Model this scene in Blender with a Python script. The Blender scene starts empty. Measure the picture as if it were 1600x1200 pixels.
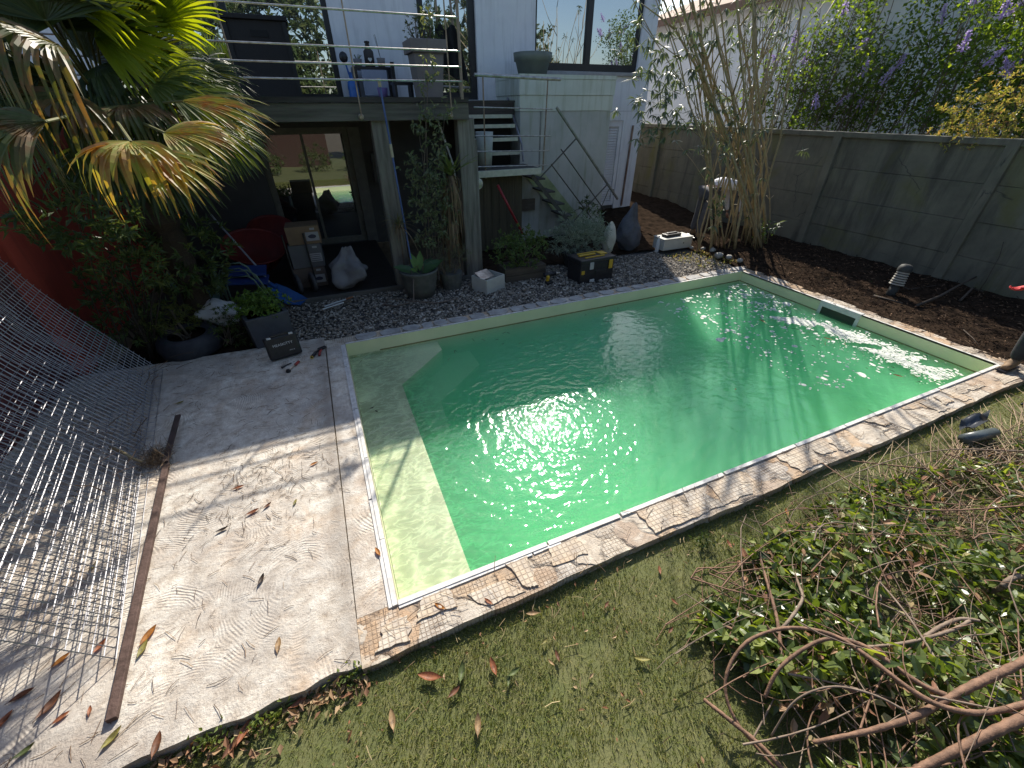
import bpy, math, random
import numpy as np
from mathutils import Matrix, Vector

S = bpy.context.scene
COL = S.collection
R_ = math.radians

# ------------------------------------------------------------------ camera
cam_d = bpy.data.cameras.new("camera")
cam = bpy.data.objects.new("camera", cam_d)
COL.objects.link(cam)
CR = np.array([[0.91763067, 0.22478687, -0.32775726],
               [-0.39741124, 0.51010996, -0.76279233],
               [-0.00427346, 0.83021605, 0.55742537]])
mw = Matrix([list(r) for r in CR]).to_4x4()
mw.translation = (0, 0, 2.5)
cam.matrix_world = mw
cam_d.sensor_width = 36.0
cam_d.lens = 643.0 / 1600.0 * 36.0
cam_d.clip_start = 0.05
cam_d.clip_end = 500
S.camera = cam

# ------------------------------------------------------------------ sky, sun, exposure
SUN_EL, SUN_AZ = R_(38.6), math.atan2(0.4676, 0.8839)
world = bpy.data.worlds.new("World")
S.world = world
world.use_nodes = True
wn = world.node_tree
sky = wn.nodes.new("ShaderNodeTexSky")
sky.sky_type = 'NISHITA'
sky.sun_disc = False
sky.sun_elevation = SUN_EL
sky.sun_rotation = SUN_AZ
wn.links.new(sky.outputs[0], wn.nodes["Background"].inputs[0])
wn.nodes["Background"].inputs[1].default_value = 0.125
sd = bpy.data.lights.new("sun", 'SUN')
sd.energy = 5.0
sd.angle = R_(0.5)
sd.color = (1.0, 0.93, 0.82)
sun = bpy.data.objects.new("sun", sd)
COL.objects.link(sun)
sv = Vector((math.sin(SUN_AZ) * math.cos(SUN_EL), math.cos(SUN_AZ) * math.cos(SUN_EL), math.sin(SUN_EL)))
sun.rotation_euler = sv.to_track_quat('Z', 'Y').to_euler()
sun.location = sv * 40
S.view_settings.view_transform = 'Standard'
S.view_settings.look = 'None'
S.view_settings.exposure = 0.66
S.view_settings.gamma = 1.0
try:
    S.cycles.use_denoising = True
    S.cycles.max_bounces = 10
    S.cycles.diffuse_bounces = 4
    S.cycles.transparent_max_bounces = 24
    S.cycles.volume_bounces = 8
    S.cycles.sample_clamp_indirect = 6.0
except Exception:
    pass

# ------------------------------------------------------------------ helpers
rnd = random.Random(7)
nrg = np.random.default_rng(11)

def rot_mat(rx=0, ry=0, rz=0):
    cx, sx, cy, sy, cz, sz = math.cos(rx), math.sin(rx), math.cos(ry), math.sin(ry), math.cos(rz), math.sin(rz)
    return (np.array([[cz, -sz, 0], [sz, cz, 0], [0, 0, 1]]) @ np.array([[cy, 0, sy], [0, 1, 0], [-sy, 0, cy]])
            @ np.array([[1, 0, 0], [0, cx, -sx], [0, sx, cx]]))

def G(px, py, z=0.0):
    d = CR @ np.array([px - 800.0, 600.0 - py, -643.0])
    t = (z - 2.5) / d[2]
    return (d * t + np.array([0, 0, 2.5]))

def PV(px, py, Y):
    d = CR @ np.array([px - 800.0, 600.0 - py, -643.0])
    return d * (Y / d[1]) + np.array([0, 0, 2.5])

def wl(o):
    v = np.zeros(3)
    while o is not None:
        v += np.array(o.location)
        o = o.parent
    return v

class MB:
    """collects shapes and links them as one mesh object"""
    def __init__(s):
        s.v, s.f, s.n = [], [], 0
    def add(s, v, faces):
        v = np.asarray(v, float).reshape(-1, 3)
        for f in faces:
            f = np.asarray(f, int)
            if f.ndim == 1:
                f = f[None]
            if len(f):
                s.f.append(f + s.n)
        s.v.append(v)
        s.n += len(v)
        return s
    def box(s, c, size, rz=0, rx=0, ry=0, taper=1.0):
        x, y, z = [q / 2 for q in size]
        t = taper
        v = np.array([[-x, -y, -z], [x, -y, -z], [x, y, -z], [-x, y, -z],
                      [-x * t, -y * t, z], [x * t, -y * t, z], [x * t, y * t, z], [-x * t, y * t, z]])
        v = v @ rot_mat(rx, ry, rz).T + np.array(c)
        return s.add(v, [np.array([[0, 3, 2, 1], [4, 5, 6, 7], [0, 1, 5, 4], [1, 2, 6, 5], [2, 3, 7, 6], [3, 0, 4, 7]])])
    def bx(s, x0, x1, y0, y1, z0, z1):
        return s.box(((x0 + x1) / 2, (y0 + y1) / 2, (z0 + z1) / 2), (x1 - x0, y1 - y0, z1 - z0))
    def tube(s, pts, r, n=6, cap=True):
        pts = np.asarray(pts, float)
        k = len(pts)
        r = np.broadcast_to(np.asarray(r, float), (k,)) if np.ndim(r) < 2 else r
        t = np.gradient(pts, axis=0)
        t /= np.linalg.norm(t, axis=1)[:, None] + 1e-9
        up = np.array([0, 0, 1.0]) if abs(t[0][2]) < 0.9 else np.array([1.0, 0, 0])
        a = np.cross(t, up)
        la = np.linalg.norm(a, axis=1)
        for i in range(k):
            if la[i] < 0.12 and i:
                a[i] = a[i - 1] - t[i] * a[i - 1].dot(t[i])
        a /= np.linalg.norm(a, axis=1)[:, None] + 1e-9
        b = np.cross(t, a)
        an = np.arange(n) * 2 * math.pi / n
        v = (pts[:, None] + r[:, None, None] * (np.cos(an)[None, :, None] * a[:, None] + np.sin(an)[None, :, None] * b[:, None])).reshape(-1, 3)
        i = np.arange(k - 1)[:, None] * n
        j = np.arange(n)[None]
        q = np.stack([i + j, i + (j + 1) % n, i + n + (j + 1) % n, i + n + j], -1).reshape(-1, 4)
        fs = [q]
        if cap and n > 2:
            fs += [np.arange(n)[::-1][None], (np.arange(n) + (k - 1) * n)[None]]
        return s.add(v, fs)
    def lathe(s, prof, c=(0, 0, 0), n=24, M=None, cap=False):
        prof = np.asarray(prof, float)
        an = np.arange(n) * 2 * math.pi / n
        v = np.stack([prof[:, 0:1] * np.cos(an), prof[:, 0:1] * np.sin(an), np.repeat(prof[:, 1:2], n, 1)], -1).reshape(-1, 3)
        if M is not None:
            v = v @ np.asarray(M).T
        v = v + np.array(c)
        k = len(prof)
        i = np.arange(k - 1)[:, None] * n
        j = np.arange(n)[None]
        q = np.stack([i + j, i + (j + 1) % n, i + n + (j + 1) % n, i + n + j], -1).reshape(-1, 4)
        fs = [q]
        if cap:
            fs += [np.arange(n)[::-1][None], (np.arange(n) + (k - 1) * n)[None]]
        return s.add(v, fs)
    def grid(s, P):
        P = np.asarray(P, float)
        a, b = P.shape[:2]
        i = np.arange(a - 1)[:, None] * b
        j = np.arange(b - 1)[None]
        q = np.stack([i + j, i + j + 1, i + b + j + 1, i + b + j], -1).reshape(-1, 4)
        return s.add(P.reshape(-1, 3), [q])
    def prism(s, poly, z0, z1):
        p = np.asarray(poly, float)
        n = len(p)
        v = np.vstack([np.c_[p, np.full(n, z0)], np.c_[p, np.full(n, z1)]])
        j = np.arange(n)
        q = np.stack([j, (j + 1) % n, n + (j + 1) % n, n + j], -1)
        return s.add(v, [q, j[::-1][None], (j + n)[None]])
    def blob(s, c, r, amp=0.15, seed=0, n=10, m=7, M=None):
        g = np.random.default_rng(seed)
        th = np.linspace(0, math.pi, m)
        ph = np.arange(n) * 2 * math.pi / n
        rr = 1 + amp * g.standard_normal((m, n))
        rr[0] = rr[0, 0]; rr[-1] = rr[-1, 0]
        v = np.stack([rr * np.sin(th)[:, None] * np.cos(ph), rr * np.sin(th)[:, None] * np.sin(ph), rr * np.cos(th)[:, None] * np.ones(n)], -1)
        v = v * np.asarray(r, float)
        v = v.reshape(-1, 3)
        if M is not None:
            v = v @ np.asarray(M).T
        v = v + np.array(c)
        i = np.arange(m - 1)[:, None] * n
        j = np.arange(n)[None]
        q = np.stack([i + j, i + n + j, i + n + (j + 1) % n, i + (j + 1) % n], -1).reshape(-1, 4)
        return s.add(v, [q])
    def leaves(s, c, d, nrm, L, W, fold=0.25, curl=0.15, fine=False):
        c = np.asarray(c, float); d = np.asarray(d, float); nrm = np.asarray(nrm, float)
        N = len(c)
        if N == 0:
            return s
        d = d / (np.linalg.norm(d, axis=1)[:, None] + 1e-9)
        sd_ = np.cross(d, nrm)
        sd_ /= np.linalg.norm(sd_, axis=1)[:, None] + 1e-9
        nn = np.cross(sd_, d)
        L = np.broadcast_to(np.asarray(L, float), (N,))[:, None]
        W = np.broadcast_to(np.asarray(W, float), (N,))[:, None]
        if not fine:
            lf = c + d * L * .45 + sd_ * W * .5 + nn * fold * W
            rt = c + d * L * .45 - sd_ * W * .5 + nn * fold * W
            tip = c + d * L - nn * curl * L
            v = np.stack([c, rt, tip, lf], 1).reshape(-1, 3)
            b = np.arange(N)[:, None] * 4
            return s.add(v, [np.concatenate([b + [0, 1, 2], b + [0, 2, 3]])])
        m1 = c + d * L * .33 - nn * curl * L * .12
        m2 = c + d * L * .68 - nn * curl * L * .5
        tip = c + d * L - nn * curl * L
        l1 = m1 + sd_ * W * .45 + nn * fold * W; r1 = m1 - sd_ * W * .45 + nn * fold * W
        l2 = m2 + sd_ * W * .4 + nn * fold * W * .8; r2 = m2 - sd_ * W * .4 + nn * fold * W * .8
        v = np.stack([c, r1, m1, l1, r2, m2, l2, tip], 1).reshape(-1, 3)
        b = np.arange(N)[:, None] * 8
        return s.add(v, [np.concatenate([b + [0, 1, 2], b + [0, 2, 3], b + [4, 7, 5], b + [5, 7, 6]]),
                         np.concatenate([b + [1, 4, 5, 2], b + [2, 5, 6, 3]])])
    def build(s, name, m, parent=None, smooth=False, kind=None, label=None, bevel=0):
        me = bpy.data.meshes.new(name)
        V = np.concatenate(s.v) if s.v else np.zeros((0, 3))
        if parent is not None:
            V = V - wl(parent)
        me.vertices.add(len(V))
        me.vertices.foreach_set("co", V.astype(np.float32).ravel())
        if s.f:
            loops = np.concatenate([f.ravel() for f in s.f])
            tot = np.concatenate([np.full(len(f), f.shape[1]) for f in s.f])
            st = np.concatenate([[0], np.cumsum(tot)[:-1]])
            me.loops.add(len(loops)); me.loops.foreach_set("vertex_index", loops.astype(np.int32))
            me.polygons.add(len(tot))
            me.polygons.foreach_set("loop_start", st.astype(np.int32))
            me.polygons.foreach_set("loop_total", tot.astype(np.int32))
            me.polygons.foreach_set("use_smooth", np.full(len(tot), smooth))
        me.update(calc_edges=True)
        me.validate()
        me.materials.append(m)
        o = bpy.data.objects.new(name, me)
        COL.objects.link(o)
        if parent is not None:
            o.parent = parent
        if kind: o["kind"] = kind
        if label: o["label"] = label
        if bevel:
            b = o.modifiers.new("bevel", 'BEVEL'); b.width = bevel; b.segments = 2; b.limit_method = 'ANGLE'
        return o

def tag(o, label, cat, group=None, kind=None):
    o["label"] = label; o["category"] = cat
    if group: o["group"] = group
    if kind: o["kind"] = kind
    return o

def thing(name, label, cat, loc=(0, 0, 0), group=None):
    o = bpy.data.objects.new(name, None)
    o.empty_display_size = 0.1
    COL.objects.link(o)
    o.location = loc
    return tag(o, label, cat, group)

def copy_tree(o, parent=None):
    c = o.copy(); COL.objects.link(c)
    if parent is not None: c.parent = parent
    for ch in list(o.children): copy_tree(ch, c)
    return c

def unit(n):
    v = nrg.standard_normal((n, 3))
    return v / np.linalg.norm(v, axis=1)[:, None]

def text(body, name, m, parent, loc, size, rot, label=None):
    cu = bpy.data.curves.new(name, 'FONT')
    cu.body = body; cu.size = size; cu.extrude = 0.0008
    cu.align_x = 'CENTER'; cu.align_y = 'CENTER'
    t = bpy.data.objects.new(name + "_tmp", cu)
    COL.objects.link(t)
    dg = bpy.context.evaluated_depsgraph_get()
    me = bpy.data.meshes.new_from_object(t.evaluated_get(dg))
    bpy.data.objects.remove(t)
    me.materials.clear(); me.materials.append(m)
    o = bpy.data.objects.new(name, me); COL.objects.link(o)
    o.parent = parent
    o.location = np.array(loc) - wl(parent)
    o.rotation_euler = rot
    return o

# ------------------------------------------------------------------ materials
def new_mat(name):
    m = bpy.data.materials.new(name); m.use_nodes = True
    nt = m.node_tree
    return m, nt, nt.nodes, nt.links, nt.nodes["Principled BSDF"]

def ramp(nt, fac, stops):
    r = nt.nodes.new("ShaderNodeValToRGB")
    e = r.color_ramp.elements
    while len(e) < len(stops): e.new(0.5)
    for k, (p, c) in enumerate(stops):
        e[k].position = p
        e[k].color = (c[0], c[1], c[2], 1) if not np.isscalar(c) else (c, c, c, 1)
    nt.links.new(fac, r.inputs[0])
    return r.outputs[0]

def noise(nt, vec, scale, detail=5, rough=.6, dist=0):
    n = nt.nodes.new("ShaderNodeTexNoise")
    n.inputs["Scale"].default_value = scale; n.inputs["Detail"].default_value = detail
    n.inputs["Roughness"].default_value = rough; n.inputs["Distortion"].default_value = dist
    if vec is not None: nt.links.new(vec, n.inputs["Vector"])
    return n.outputs["Fac"]

def math_(nt, op, a, b=None, c=None):
    n = nt.nodes.new("ShaderNodeMath"); n.operation = op
    for k, q in enumerate((a, b, c)):
        if q is None: continue
        if isinstance(q, (int, float)): n.inputs[k].default_value = q
        else: nt.links.new(q, n.inputs[k])
    return n.outputs[0]

def mixc(nt, f, a, b, mode='MIX'):
    n = nt.nodes.new("ShaderNodeMixRGB"); n.blend_type = mode
    for k, q in enumerate((f, a, b)):
        if isinstance(q, (int, float)): n.inputs[k].default_value = q
        elif isinstance(q, tuple): n.inputs[k].default_value = (*q, 1)
        else: nt.links.new(q, n.inputs[k])
    return n.outputs[0]

def coords(nt, kind="Object", scale=None):
    if kind != "World":
        o = nt.nodes.new("ShaderNodeTexCoord").outputs[kind]
    else:
        o = nt.nodes.new("ShaderNodeNewGeometry").outputs["Position"]
    if scale:
        mp = nt.nodes.new("ShaderNodeMapping"); mp.inputs["Scale"].default_value = scale
        nt.links.new(o, mp.inputs[0]); o = mp.outputs[0]
    return o

def bump(nt, h, strength, dist=0.01, nrm=None):
    b = nt.nodes.new("ShaderNodeBump")
    b.inputs["Strength"].default_value = strength; b.inputs["Distance"].default_value = dist
    nt.links.new(h, b.inputs["Height"])
    if nrm is not None: nt.links.new(nrm, b.inputs["Normal"])
    return b.outputs[0]

MC = {}
def M(name, c1, c2=None, scale=6, rough=.7, bmp=0.0, bscale=40, metal=0, spec=.4, stretch=None, lo=.35, hi=.65):
    if name in MC: return MC[name]
    m, nt, N, L, P = new_mat(name)
    co = coords(nt, "Object", stretch)
    c2 = c2 or tuple(q * .75 for q in c1)
    L.new(ramp(nt, noise(nt, co, scale), [(lo, c1), (hi, c2)]), P.inputs["Base Color"])
    P.inputs["Roughness"].default_value = rough
    P.inputs["Metallic"].default_value = metal
    P.inputs["Specular IOR Level"].default_value = spec
    if bmp:
        L.new(bump(nt, noise(nt, co, bscale, 6), bmp), P.inputs["Normal"])
    MC[name] = m
    return m

def LEAF(name, cols, trans=.45, rough=.45, spec=.4, tint=None, patch=None):
    """leaf material: one colour per leaf, light shines through"""
    if name in MC: return MC[name]
    m, nt, N, L, P = new_mat(name)
    g = N.new("ShaderNodeNewGeometry")
    k = len(cols)
    c = ramp(nt, g.outputs["Random Per Island"], [((i + .5) / k, q) for i, q in enumerate(cols)])
    if patch:
        f = ramp(nt, noise(nt, coords(nt), patch[0], 3), [(.45, 0.0), (.62, 1.0)])
        c = mixc(nt, f, c, patch[1])
    L.new(c, P.inputs["Base Color"])
    P.inputs["Roughness"].default_value = rough
    P.inputs["Specular IOR Level"].default_value = spec
    t = N.new("ShaderNodeBsdfTranslucent")
    tc = mixc(nt, 1.0, c, tint or (1.6, 1.5, .6), 'MULTIPLY')
    L.new(tc, t.inputs[0])
    mx = N.new("ShaderNodeMixShader"); mx.inputs[0].default_value = trans
    L.new(P.outputs[0], mx.inputs[1]); L.new(t.outputs[0], mx.inputs[2])
    L.new(mx.outputs[0], N["Material Output"].inputs[0])
    MC[name] = m
    return m

def wood(name, c1, c2, stretch=(30, 30, 2), rough=.8, bmp=.3):
    return M(name, c1, c2, 1.0, rough, bmp, 1.5, stretch=stretch)

steel = M("steel", (.55, .53, .50), (.32, .29, .26), 14, .35, metal=.9, spec=.5)
steel_warm = M("steel_warm", (.34, .28, .22), (.22, .16, .11), 14, .5, metal=.6)
black_plastic = M("black_plastic", (.015, .015, .017), (.025, .025, .028), 20, .45, .1)
alu_black = M("frame_black", (.012, .012, .016), (.018, .018, .022), 8, .35)
white_paint = M("white_paint", (.62, .62, .60), (.5, .5, .47), 9, .6)
# ------------------------------------------------------------------ ground, slab, pool
PX0, PX1, PY0, PY1 = -0.114, 6.79, 1.513, 5.112

def concrete_mat(name, orange=.35, arcs=True):
    m, nt, N, L, P = new_mat(name)
    co = coords(nt, "World")
    n1 = noise(nt, co, 1.3, 7, .65)
    n2 = noise(nt, co, 9, 8, .7)
    n3 = noise(nt, co, 55, 6, .75)
    base = ramp(nt, n2, [(.3, (.33, .27, .21)), (.46, (.57, .51, .43)), (.62, (.74, .70, .62))])
    och = ramp(nt, noise(nt, co, 2.6, 6, .6, .6), [(.5, 0.0), (.66, 1.0)])
    base = mixc(nt, math_(nt, 'MULTIPLY', och, orange), base, (.56, .36, .20))
    gr = ramp(nt, n1, [(.42, 0.0), (.6, 1.0)])
    base = mixc(nt, math_(nt, 'MULTIPLY', gr, .6), base, (.36, .33, .30))
    dirt = ramp(nt, n3, [(.56, 0.0), (.68, 1.0)])
    base = mixc(nt, math_(nt, 'MULTIPLY', dirt, .55), base, (.18, .13, .09))
    h = math_(nt, 'MULTIPLY', n3, .9)
    h = math_(nt, 'ADD', h, math_(nt, 'MULTIPLY', n2, 1.5))
    if arcs:
        # combed adhesive: concentric ridges round the swing of each trowel stroke
        vd = N.new("ShaderNodeTexVoronoi"); vd.inputs["Scale"].default_value = 1.55
        vd.inputs["Randomness"].default_value = 1.0
        wob = N.new("ShaderNodeVectorMath"); wob.operation = 'ADD'
        nz = N.new("ShaderNodeTexNoise"); nz.inputs["Scale"].default_value = 2.5
        sc = N.new("ShaderNodeVectorMath"); sc.operation = 'SCALE'; sc.inputs[3].default_value = .16
        L.new(co, nz.inputs["Vector"]); L.new(nz.outputs["Color"], sc.inputs[0])
        L.new(co, wob.inputs[0]); L.new(sc.outputs[0], wob.inputs[1])
        L.new(wob.outputs[0], vd.inputs["Vector"])
        rid = math_(nt, 'SINE', math_(nt, 'MULTIPLY', vd.outputs["Distance"], 250.0))
        msk = ramp(nt, noise(nt, co, 3.1, 4, .6), [(.48, .06), (.66, 1.0)])
        rid = math_(nt, 'MULTIPLY', rid, msk)
        h = math_(nt, 'ADD', h, math_(nt, 'MULTIPLY', rid, .22))
        low = ramp(nt, rid, [(.0, 0.0), (1.0, 1.0)])
        gro = ramp(nt, math_(nt, 'MULTIPLY', rid, -1.0), [(.2, 0.0), (1.0, .34)])
        base = mixc(nt, gro, base, (.24, .19, .14))
    # soil washed on to the front of the slab and along the joint
    sx = N.new("ShaderNodeSeparateXYZ"); L.new(co, sx.inputs[0])
    fr_ = ramp(nt, math_(nt, 'ADD', math_(nt, 'MULTIPLY', sx.outputs[1], .25), math_(nt, 'MULTIPLY', n2, -.22)), [(.21, 1.0), (.34, 0.0)])
    jd = math_(nt, 'ABSOLUTE', math_(nt, 'ADD', sx.outputs[0], .40))
    jt = ramp(nt, math_(nt, 'ADD', jd, math_(nt, 'MULTIPLY', n3, .12)), [(.07, 1.0), (.19, 0.0)])
    dm = math_(nt, 'MAXIMUM', math_(nt, 'MULTIPLY', math_(nt, 'MULTIPLY', fr_, gr), .6), math_(nt, 'MULTIPLY', jt, .6))
    base = mixc(nt, dm, base, (.27, .235, .20))
    L.new(base, P.inputs["Base Color"])
    P.inputs["Roughness"].default_value = .9
    P.inputs["Specular IOR Level"].default_value = .2
    L.new(bump(nt, h, .75, .012), P.inputs["Normal"])
    return m

def coping_mat():
    """old coping: worn waffled slabs, orange and grey mortar, dark cracks"""
    m, nt, N, L, P = new_mat("coping_mortar")
    co = coords(nt, "World")
    wob = N.new("ShaderNodeVectorMath"); wob.operation = 'ADD'
    nz = N.new("ShaderNodeTexNoise"); nz.inputs["Scale"].default_value = 5.0; nz.inputs["Detail"].default_value = 6
    sc = N.new("ShaderNodeVectorMath"); sc.operation = 'SCALE'; sc.inputs[3].default_value = .22
    L.new(co, nz.inputs["Vector"]); L.new(nz.outputs["Color"], sc.inputs[0])
    L.new(co, wob.inputs[0]); L.new(sc.outputs[0], wob.inputs[1])
    cell = N.new("ShaderNodeTexVoronoi"); cell.inputs["Scale"].default_value = 3.6; L.new(wob.outputs[0], cell.inputs["Vector"])
    edge = N.new("ShaderNodeTexVoronoi"); edge.feature = 'DISTANCE_TO_EDGE'; edge.inputs["Scale"].default_value = 3.6; L.new(wob.outputs[0], edge.inputs["Vector"])
    sp_ = N.new("ShaderNodeSeparateXYZ"); L.new(cell.outputs["Color"], sp_.inputs[0])
    base = ramp(nt, sp_.outputs[0], [(.0, (.52, .46, .38)), (.3, (.60, .53, .43)), (.5, (.55, .42, .29)), (.7, (.50, .34, .21)), (.88, (.40, .36, .32)), (1.0, (.62, .57, .49))])
    base = mixc(nt, ramp(nt, noise(nt, co, 11, 7, .7), [(.42, 0.0), (.64, .7)]), base, (.34, .28, .22))
    base = mixc(nt, ramp(nt, noise(nt, co, 7, 6, .6, .5), [(.5, 0.0), (.66, .65)]), base, (.66, .60, .51))
    w = N.new("ShaderNodeTexBrick"); w.inputs["Scale"].default_value = 1.0; w.offset = 0.0
    w.inputs["Brick Width"].default_value = .026; w.inputs["Row Height"].default_value = .026
    w.inputs["Mortar Size"].default_value = .0035; w.inputs["Mortar Smooth"].default_value = .5
    L.new(co, w.inputs["Vector"])
    wm = math_(nt, 'MULTIPLY', w.outputs["Fac"], ramp(nt, sp_.outputs[1], [(.38, 0.0), (.45, 1.0)]))
    wm = math_(nt, 'MULTIPLY', wm, ramp(nt, noise(nt, co, 6, 4), [(.40, 0.0), (.52, 1.0)]))
    base = mixc(nt, math_(nt, 'MULTIPLY', wm, .6), base, (.27, .19, .13))
    ck = ramp(nt, edge.outputs["Distance"], [(0.0, 1.0), (.03, .55), (.07, 0.0)])
    ck = math_(nt, 'MULTIPLY', ck, ramp(nt, noise(nt, co, 3.3, 3), [(.42, .1), (.55, 1.0)]))
    base = mixc(nt, math_(nt, 'MULTIPLY', ck, .6), base, (.10, .075, .06))
    L.new(base, P.inputs["Base Color"]); P.inputs["Roughness"].default_value = .92; P.inputs["Specular IOR Level"].default_value = .2
    h = math_(nt, 'ADD', math_(nt, 'MULTIPLY', wm, -.5), math_(nt, 'MULTIPLY', ck, -1.4))
    h = math_(nt, 'ADD', h, math_(nt, 'MULTIPLY', sp_.outputs[2], .8))
    h = math_(nt, 'ADD', h, math_(nt, 'MULTIPLY', noise(nt, co, 30, 7, .75), 1.1))
    L.new(bump(nt, h, .9, .011), P.inputs["Normal"])
    return m
conc = concrete_mat("raw_concrete")
cop_m = coping_mat()
liner_m = M("pool_liner", (.68, .69, .43), (.62, .64, .39), 3, .45)
soil_m = M("soil", (.02, .015, .011), (.045, .031, .022), 9, .95, .9, 30, spec=0.0)
dirt_m = M("dirt", (.09, .07, .045), (.14, .11, .07), 4, .95, .6, 25)
lawn_m = M("lawn_base", (.095, .11, .036), (.13, .13, .052), 5, .95, .6, 60)
grav_m = M("gravel_base", (.13, .125, .12), (.06, .055, .05), 30, .95, 1.0, 60)

def sheet(name, x0, x1, y0, y1, z, m, nx=2, ny=2, fn=None):
    X, Y = np.meshgrid(np.linspace(x0, x1, nx), np.linspace(y0, y1, ny))
    Z = np.full_like(X, z) if fn is None else z + fn(X, Y)
    o = MB().grid(np.stack([X, Y, Z], -1)).build(name, m, kind='structure', smooth=True)
    return o

hx0, hx1, hy0, hy1 = PX0 - .02, PX1 + .02, PY0 - .02, PY1 + .02
g = MB()
XS, YS = [-150, hx0, hx1, 150], [-150, hy0, hy1, 150]
for i in range(3):
    for j in range(3):
        if i == 1 and j == 1: continue
        g.add([[XS[i], YS[j], -.09], [XS[i + 1], YS[j], -.09], [XS[i + 1], YS[j + 1], -.09], [XS[i], YS[j + 1], -.09]], [[0, 1, 2, 3]])
g.build("ground", dirt_m, kind='structure')
sheet("lawn", -3.1, 9.3, -11, 1.26, -.072, lawn_m, 60, 60, lambda X, Y: .008 * np.sin(X * 3.1) * np.cos(Y * 2.7))
sheet("soil_bed", 7.0, 9.36, -1.0, 10.0, -.05, soil_m, 50, 160,
      lambda X, Y: .04 + .07 * np.clip((X - 7.05) / 2, 0, 1) + .02 * np.sin(X * 9 + Y * 5) * np.cos(Y * 11) + .10 * np.exp(-((X - 7.85) ** 2 + (Y - 6.2) ** 2) / .3))
sheet("back_soil", 2.6, 9.36, 6.95, 12, -.02, soil_m, 90, 70,
      lambda X, Y: .02 * np.sin(X * 8 + Y * 6) * np.cos(Y * 9) + .25 * np.clip((Y - 8.2) / 2, 0, 1) * np.clip((X - 5.5) / 2, 0, 1))
sheet("side_soil", -2.68, -.9, 5.40, 7.0, -.05, soil_m, 40, 40, lambda X, Y: .02 * np.sin(X * 12 + Y * 9))
sheet("gravel_bed", -.95, 7.05, 5.30, 7.25, -.055, grav_m, 80, 30, lambda X, Y: .015 * np.sin(X * 7) * np.cos(Y * 9))
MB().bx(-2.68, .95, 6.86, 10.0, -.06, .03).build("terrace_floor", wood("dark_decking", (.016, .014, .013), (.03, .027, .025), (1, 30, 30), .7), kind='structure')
MB().bx(-1.1, 2.3, 6.80, 6.855, -.06, .045).build("terrace_kerb", wood("grey_timber", (.09, .085, .075), (.16, .15, .13), (2, 30, 30)), kind='structure')

# slab with combed adhesive (front edge slightly irregular)
fe = [(x, 1.25 + .007 * math.sin(x * 9) + .008 * math.sin(x * 23 + 1) + .004 * math.sin(x * 61)) for x in np.linspace(-3.1, -.36, 40)]
MB().prism(fe + [(-.36, 5.43), (-1.2, 5.46), (-3.1, 5.55)], -.11, 0).build("concrete_slab", conc, kind='structure')

pool = thing("swimming_pool", "rectangular swimming pool of murky green water with a pale liner and a broken stone coping", "pool", (3.3, 3.3, -.01))
# liner shell
lw = MB()
x0, x1, y0, y1, zb = PX0, PX1, PY0, PY1, -1.45
lw.add([[x0, y0, zb], [x1, y0, zb], [x1, y1, zb], [x0, y1, zb], [x0, y0, 0], [x1, y0, 0], [x1, y1, 0], [x0, y1, 0]],
       [[[0, 1, 2, 3], [0, 4, 5, 1], [1, 5, 6, 2], [2, 6, 7, 3], [3, 7, 4, 0]]])
lw.build("liner", liner_m, pool)
bench_poly = [(x0 + .003, y0 + .003), (.385, y0 + .003), (.40, 4.22), (1.06, 4.86), (1.06, y1 - .003), (x0 + .003, y1 - .003)]
MB().prism(bench_poly, -1.44, -.212).build("bench_step", liner_m, pool)
MB().prism([(.40, 3.5), (.75, 3.5), (.80, 4.05), (1.52, 4.68), (1.52, y1 - .003), (1.07, y1 - .003), (1.07, 4.87), (.41, 4.24)], -1.44, -.46).build("lower_step", liner_m, pool)
# darker algae line where the water meets the wall
alg = M("waterline_algae", (.20, .17, .07), (.32, .28, .13), 12, .7)
al = MB()
al.bx(x0 + .4, x1 - .02, y1 - .004, y1 - .001, -.178, -.160)
al.bx(x1 - .004, x1 - .001, y0, y1, -.178, -.163)
al.build("waterline", alg, pool)

MB().bx(-.362, -.352, 1.26, 5.40, -.1, -.014).build('joint_dirt', dirt_m, kind='structure')
def wavy_strip(xa, xb, ya, yb, side, amp, seed, n=60):
    """plan outline of a strip whose outer side is rough"""
    gg = np.random.default_rng(seed)
    t = np.linspace(0, 1, n)
    off = np.convolve(gg.standard_normal(n + 6), np.ones(7) / 7, 'valid') * amp
    if side == 'y-':
        return [(xa + (xb - xa) * q, ya + o) for q, o in zip(t, off)] + [(xb, yb), (xa, yb)]
    if side == 'y+':
        return [(xb, ya), (xb, yb)][:1] + [(xb + (xa - xb) * q, yb + o) for q, o in zip(t, off)] + [(xa, ya)]
    if side == 'x+':
        return [(xa, ya)] + [(xb + o, ya + (yb - ya) * q) for q, o in zip(t, off)] + [(xa, yb)]
MB().prism(wavy_strip(-.358, 6.98, 1.235, PY0 - .002, 'y-', .02, 3, 90), -.115, -.002).build("coping", cop_m, pool, label="sunlit near coping of crumbling beige mortar")
MB().prism(wavy_strip(-.358, PX1 + .3, PY1 + .002, 5.345, 'y+', .02, 4, 90), -.11, -.004).build("coping", cop_m, pool)
MB().prism(wavy_strip(PX1 + .002, 7.06, 1.236, PY1 + .002, 'x+', .025, 5, 70), -.11, -.006).build("coping", cop_m, pool)
MB().prism([(-.354, PY0 - .002), (PX0 - .002, PY0 - .002), (PX0 - .002, PY1), (-.345, PY1)], -.11, -.003).build("coping", conc, pool)

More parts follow.
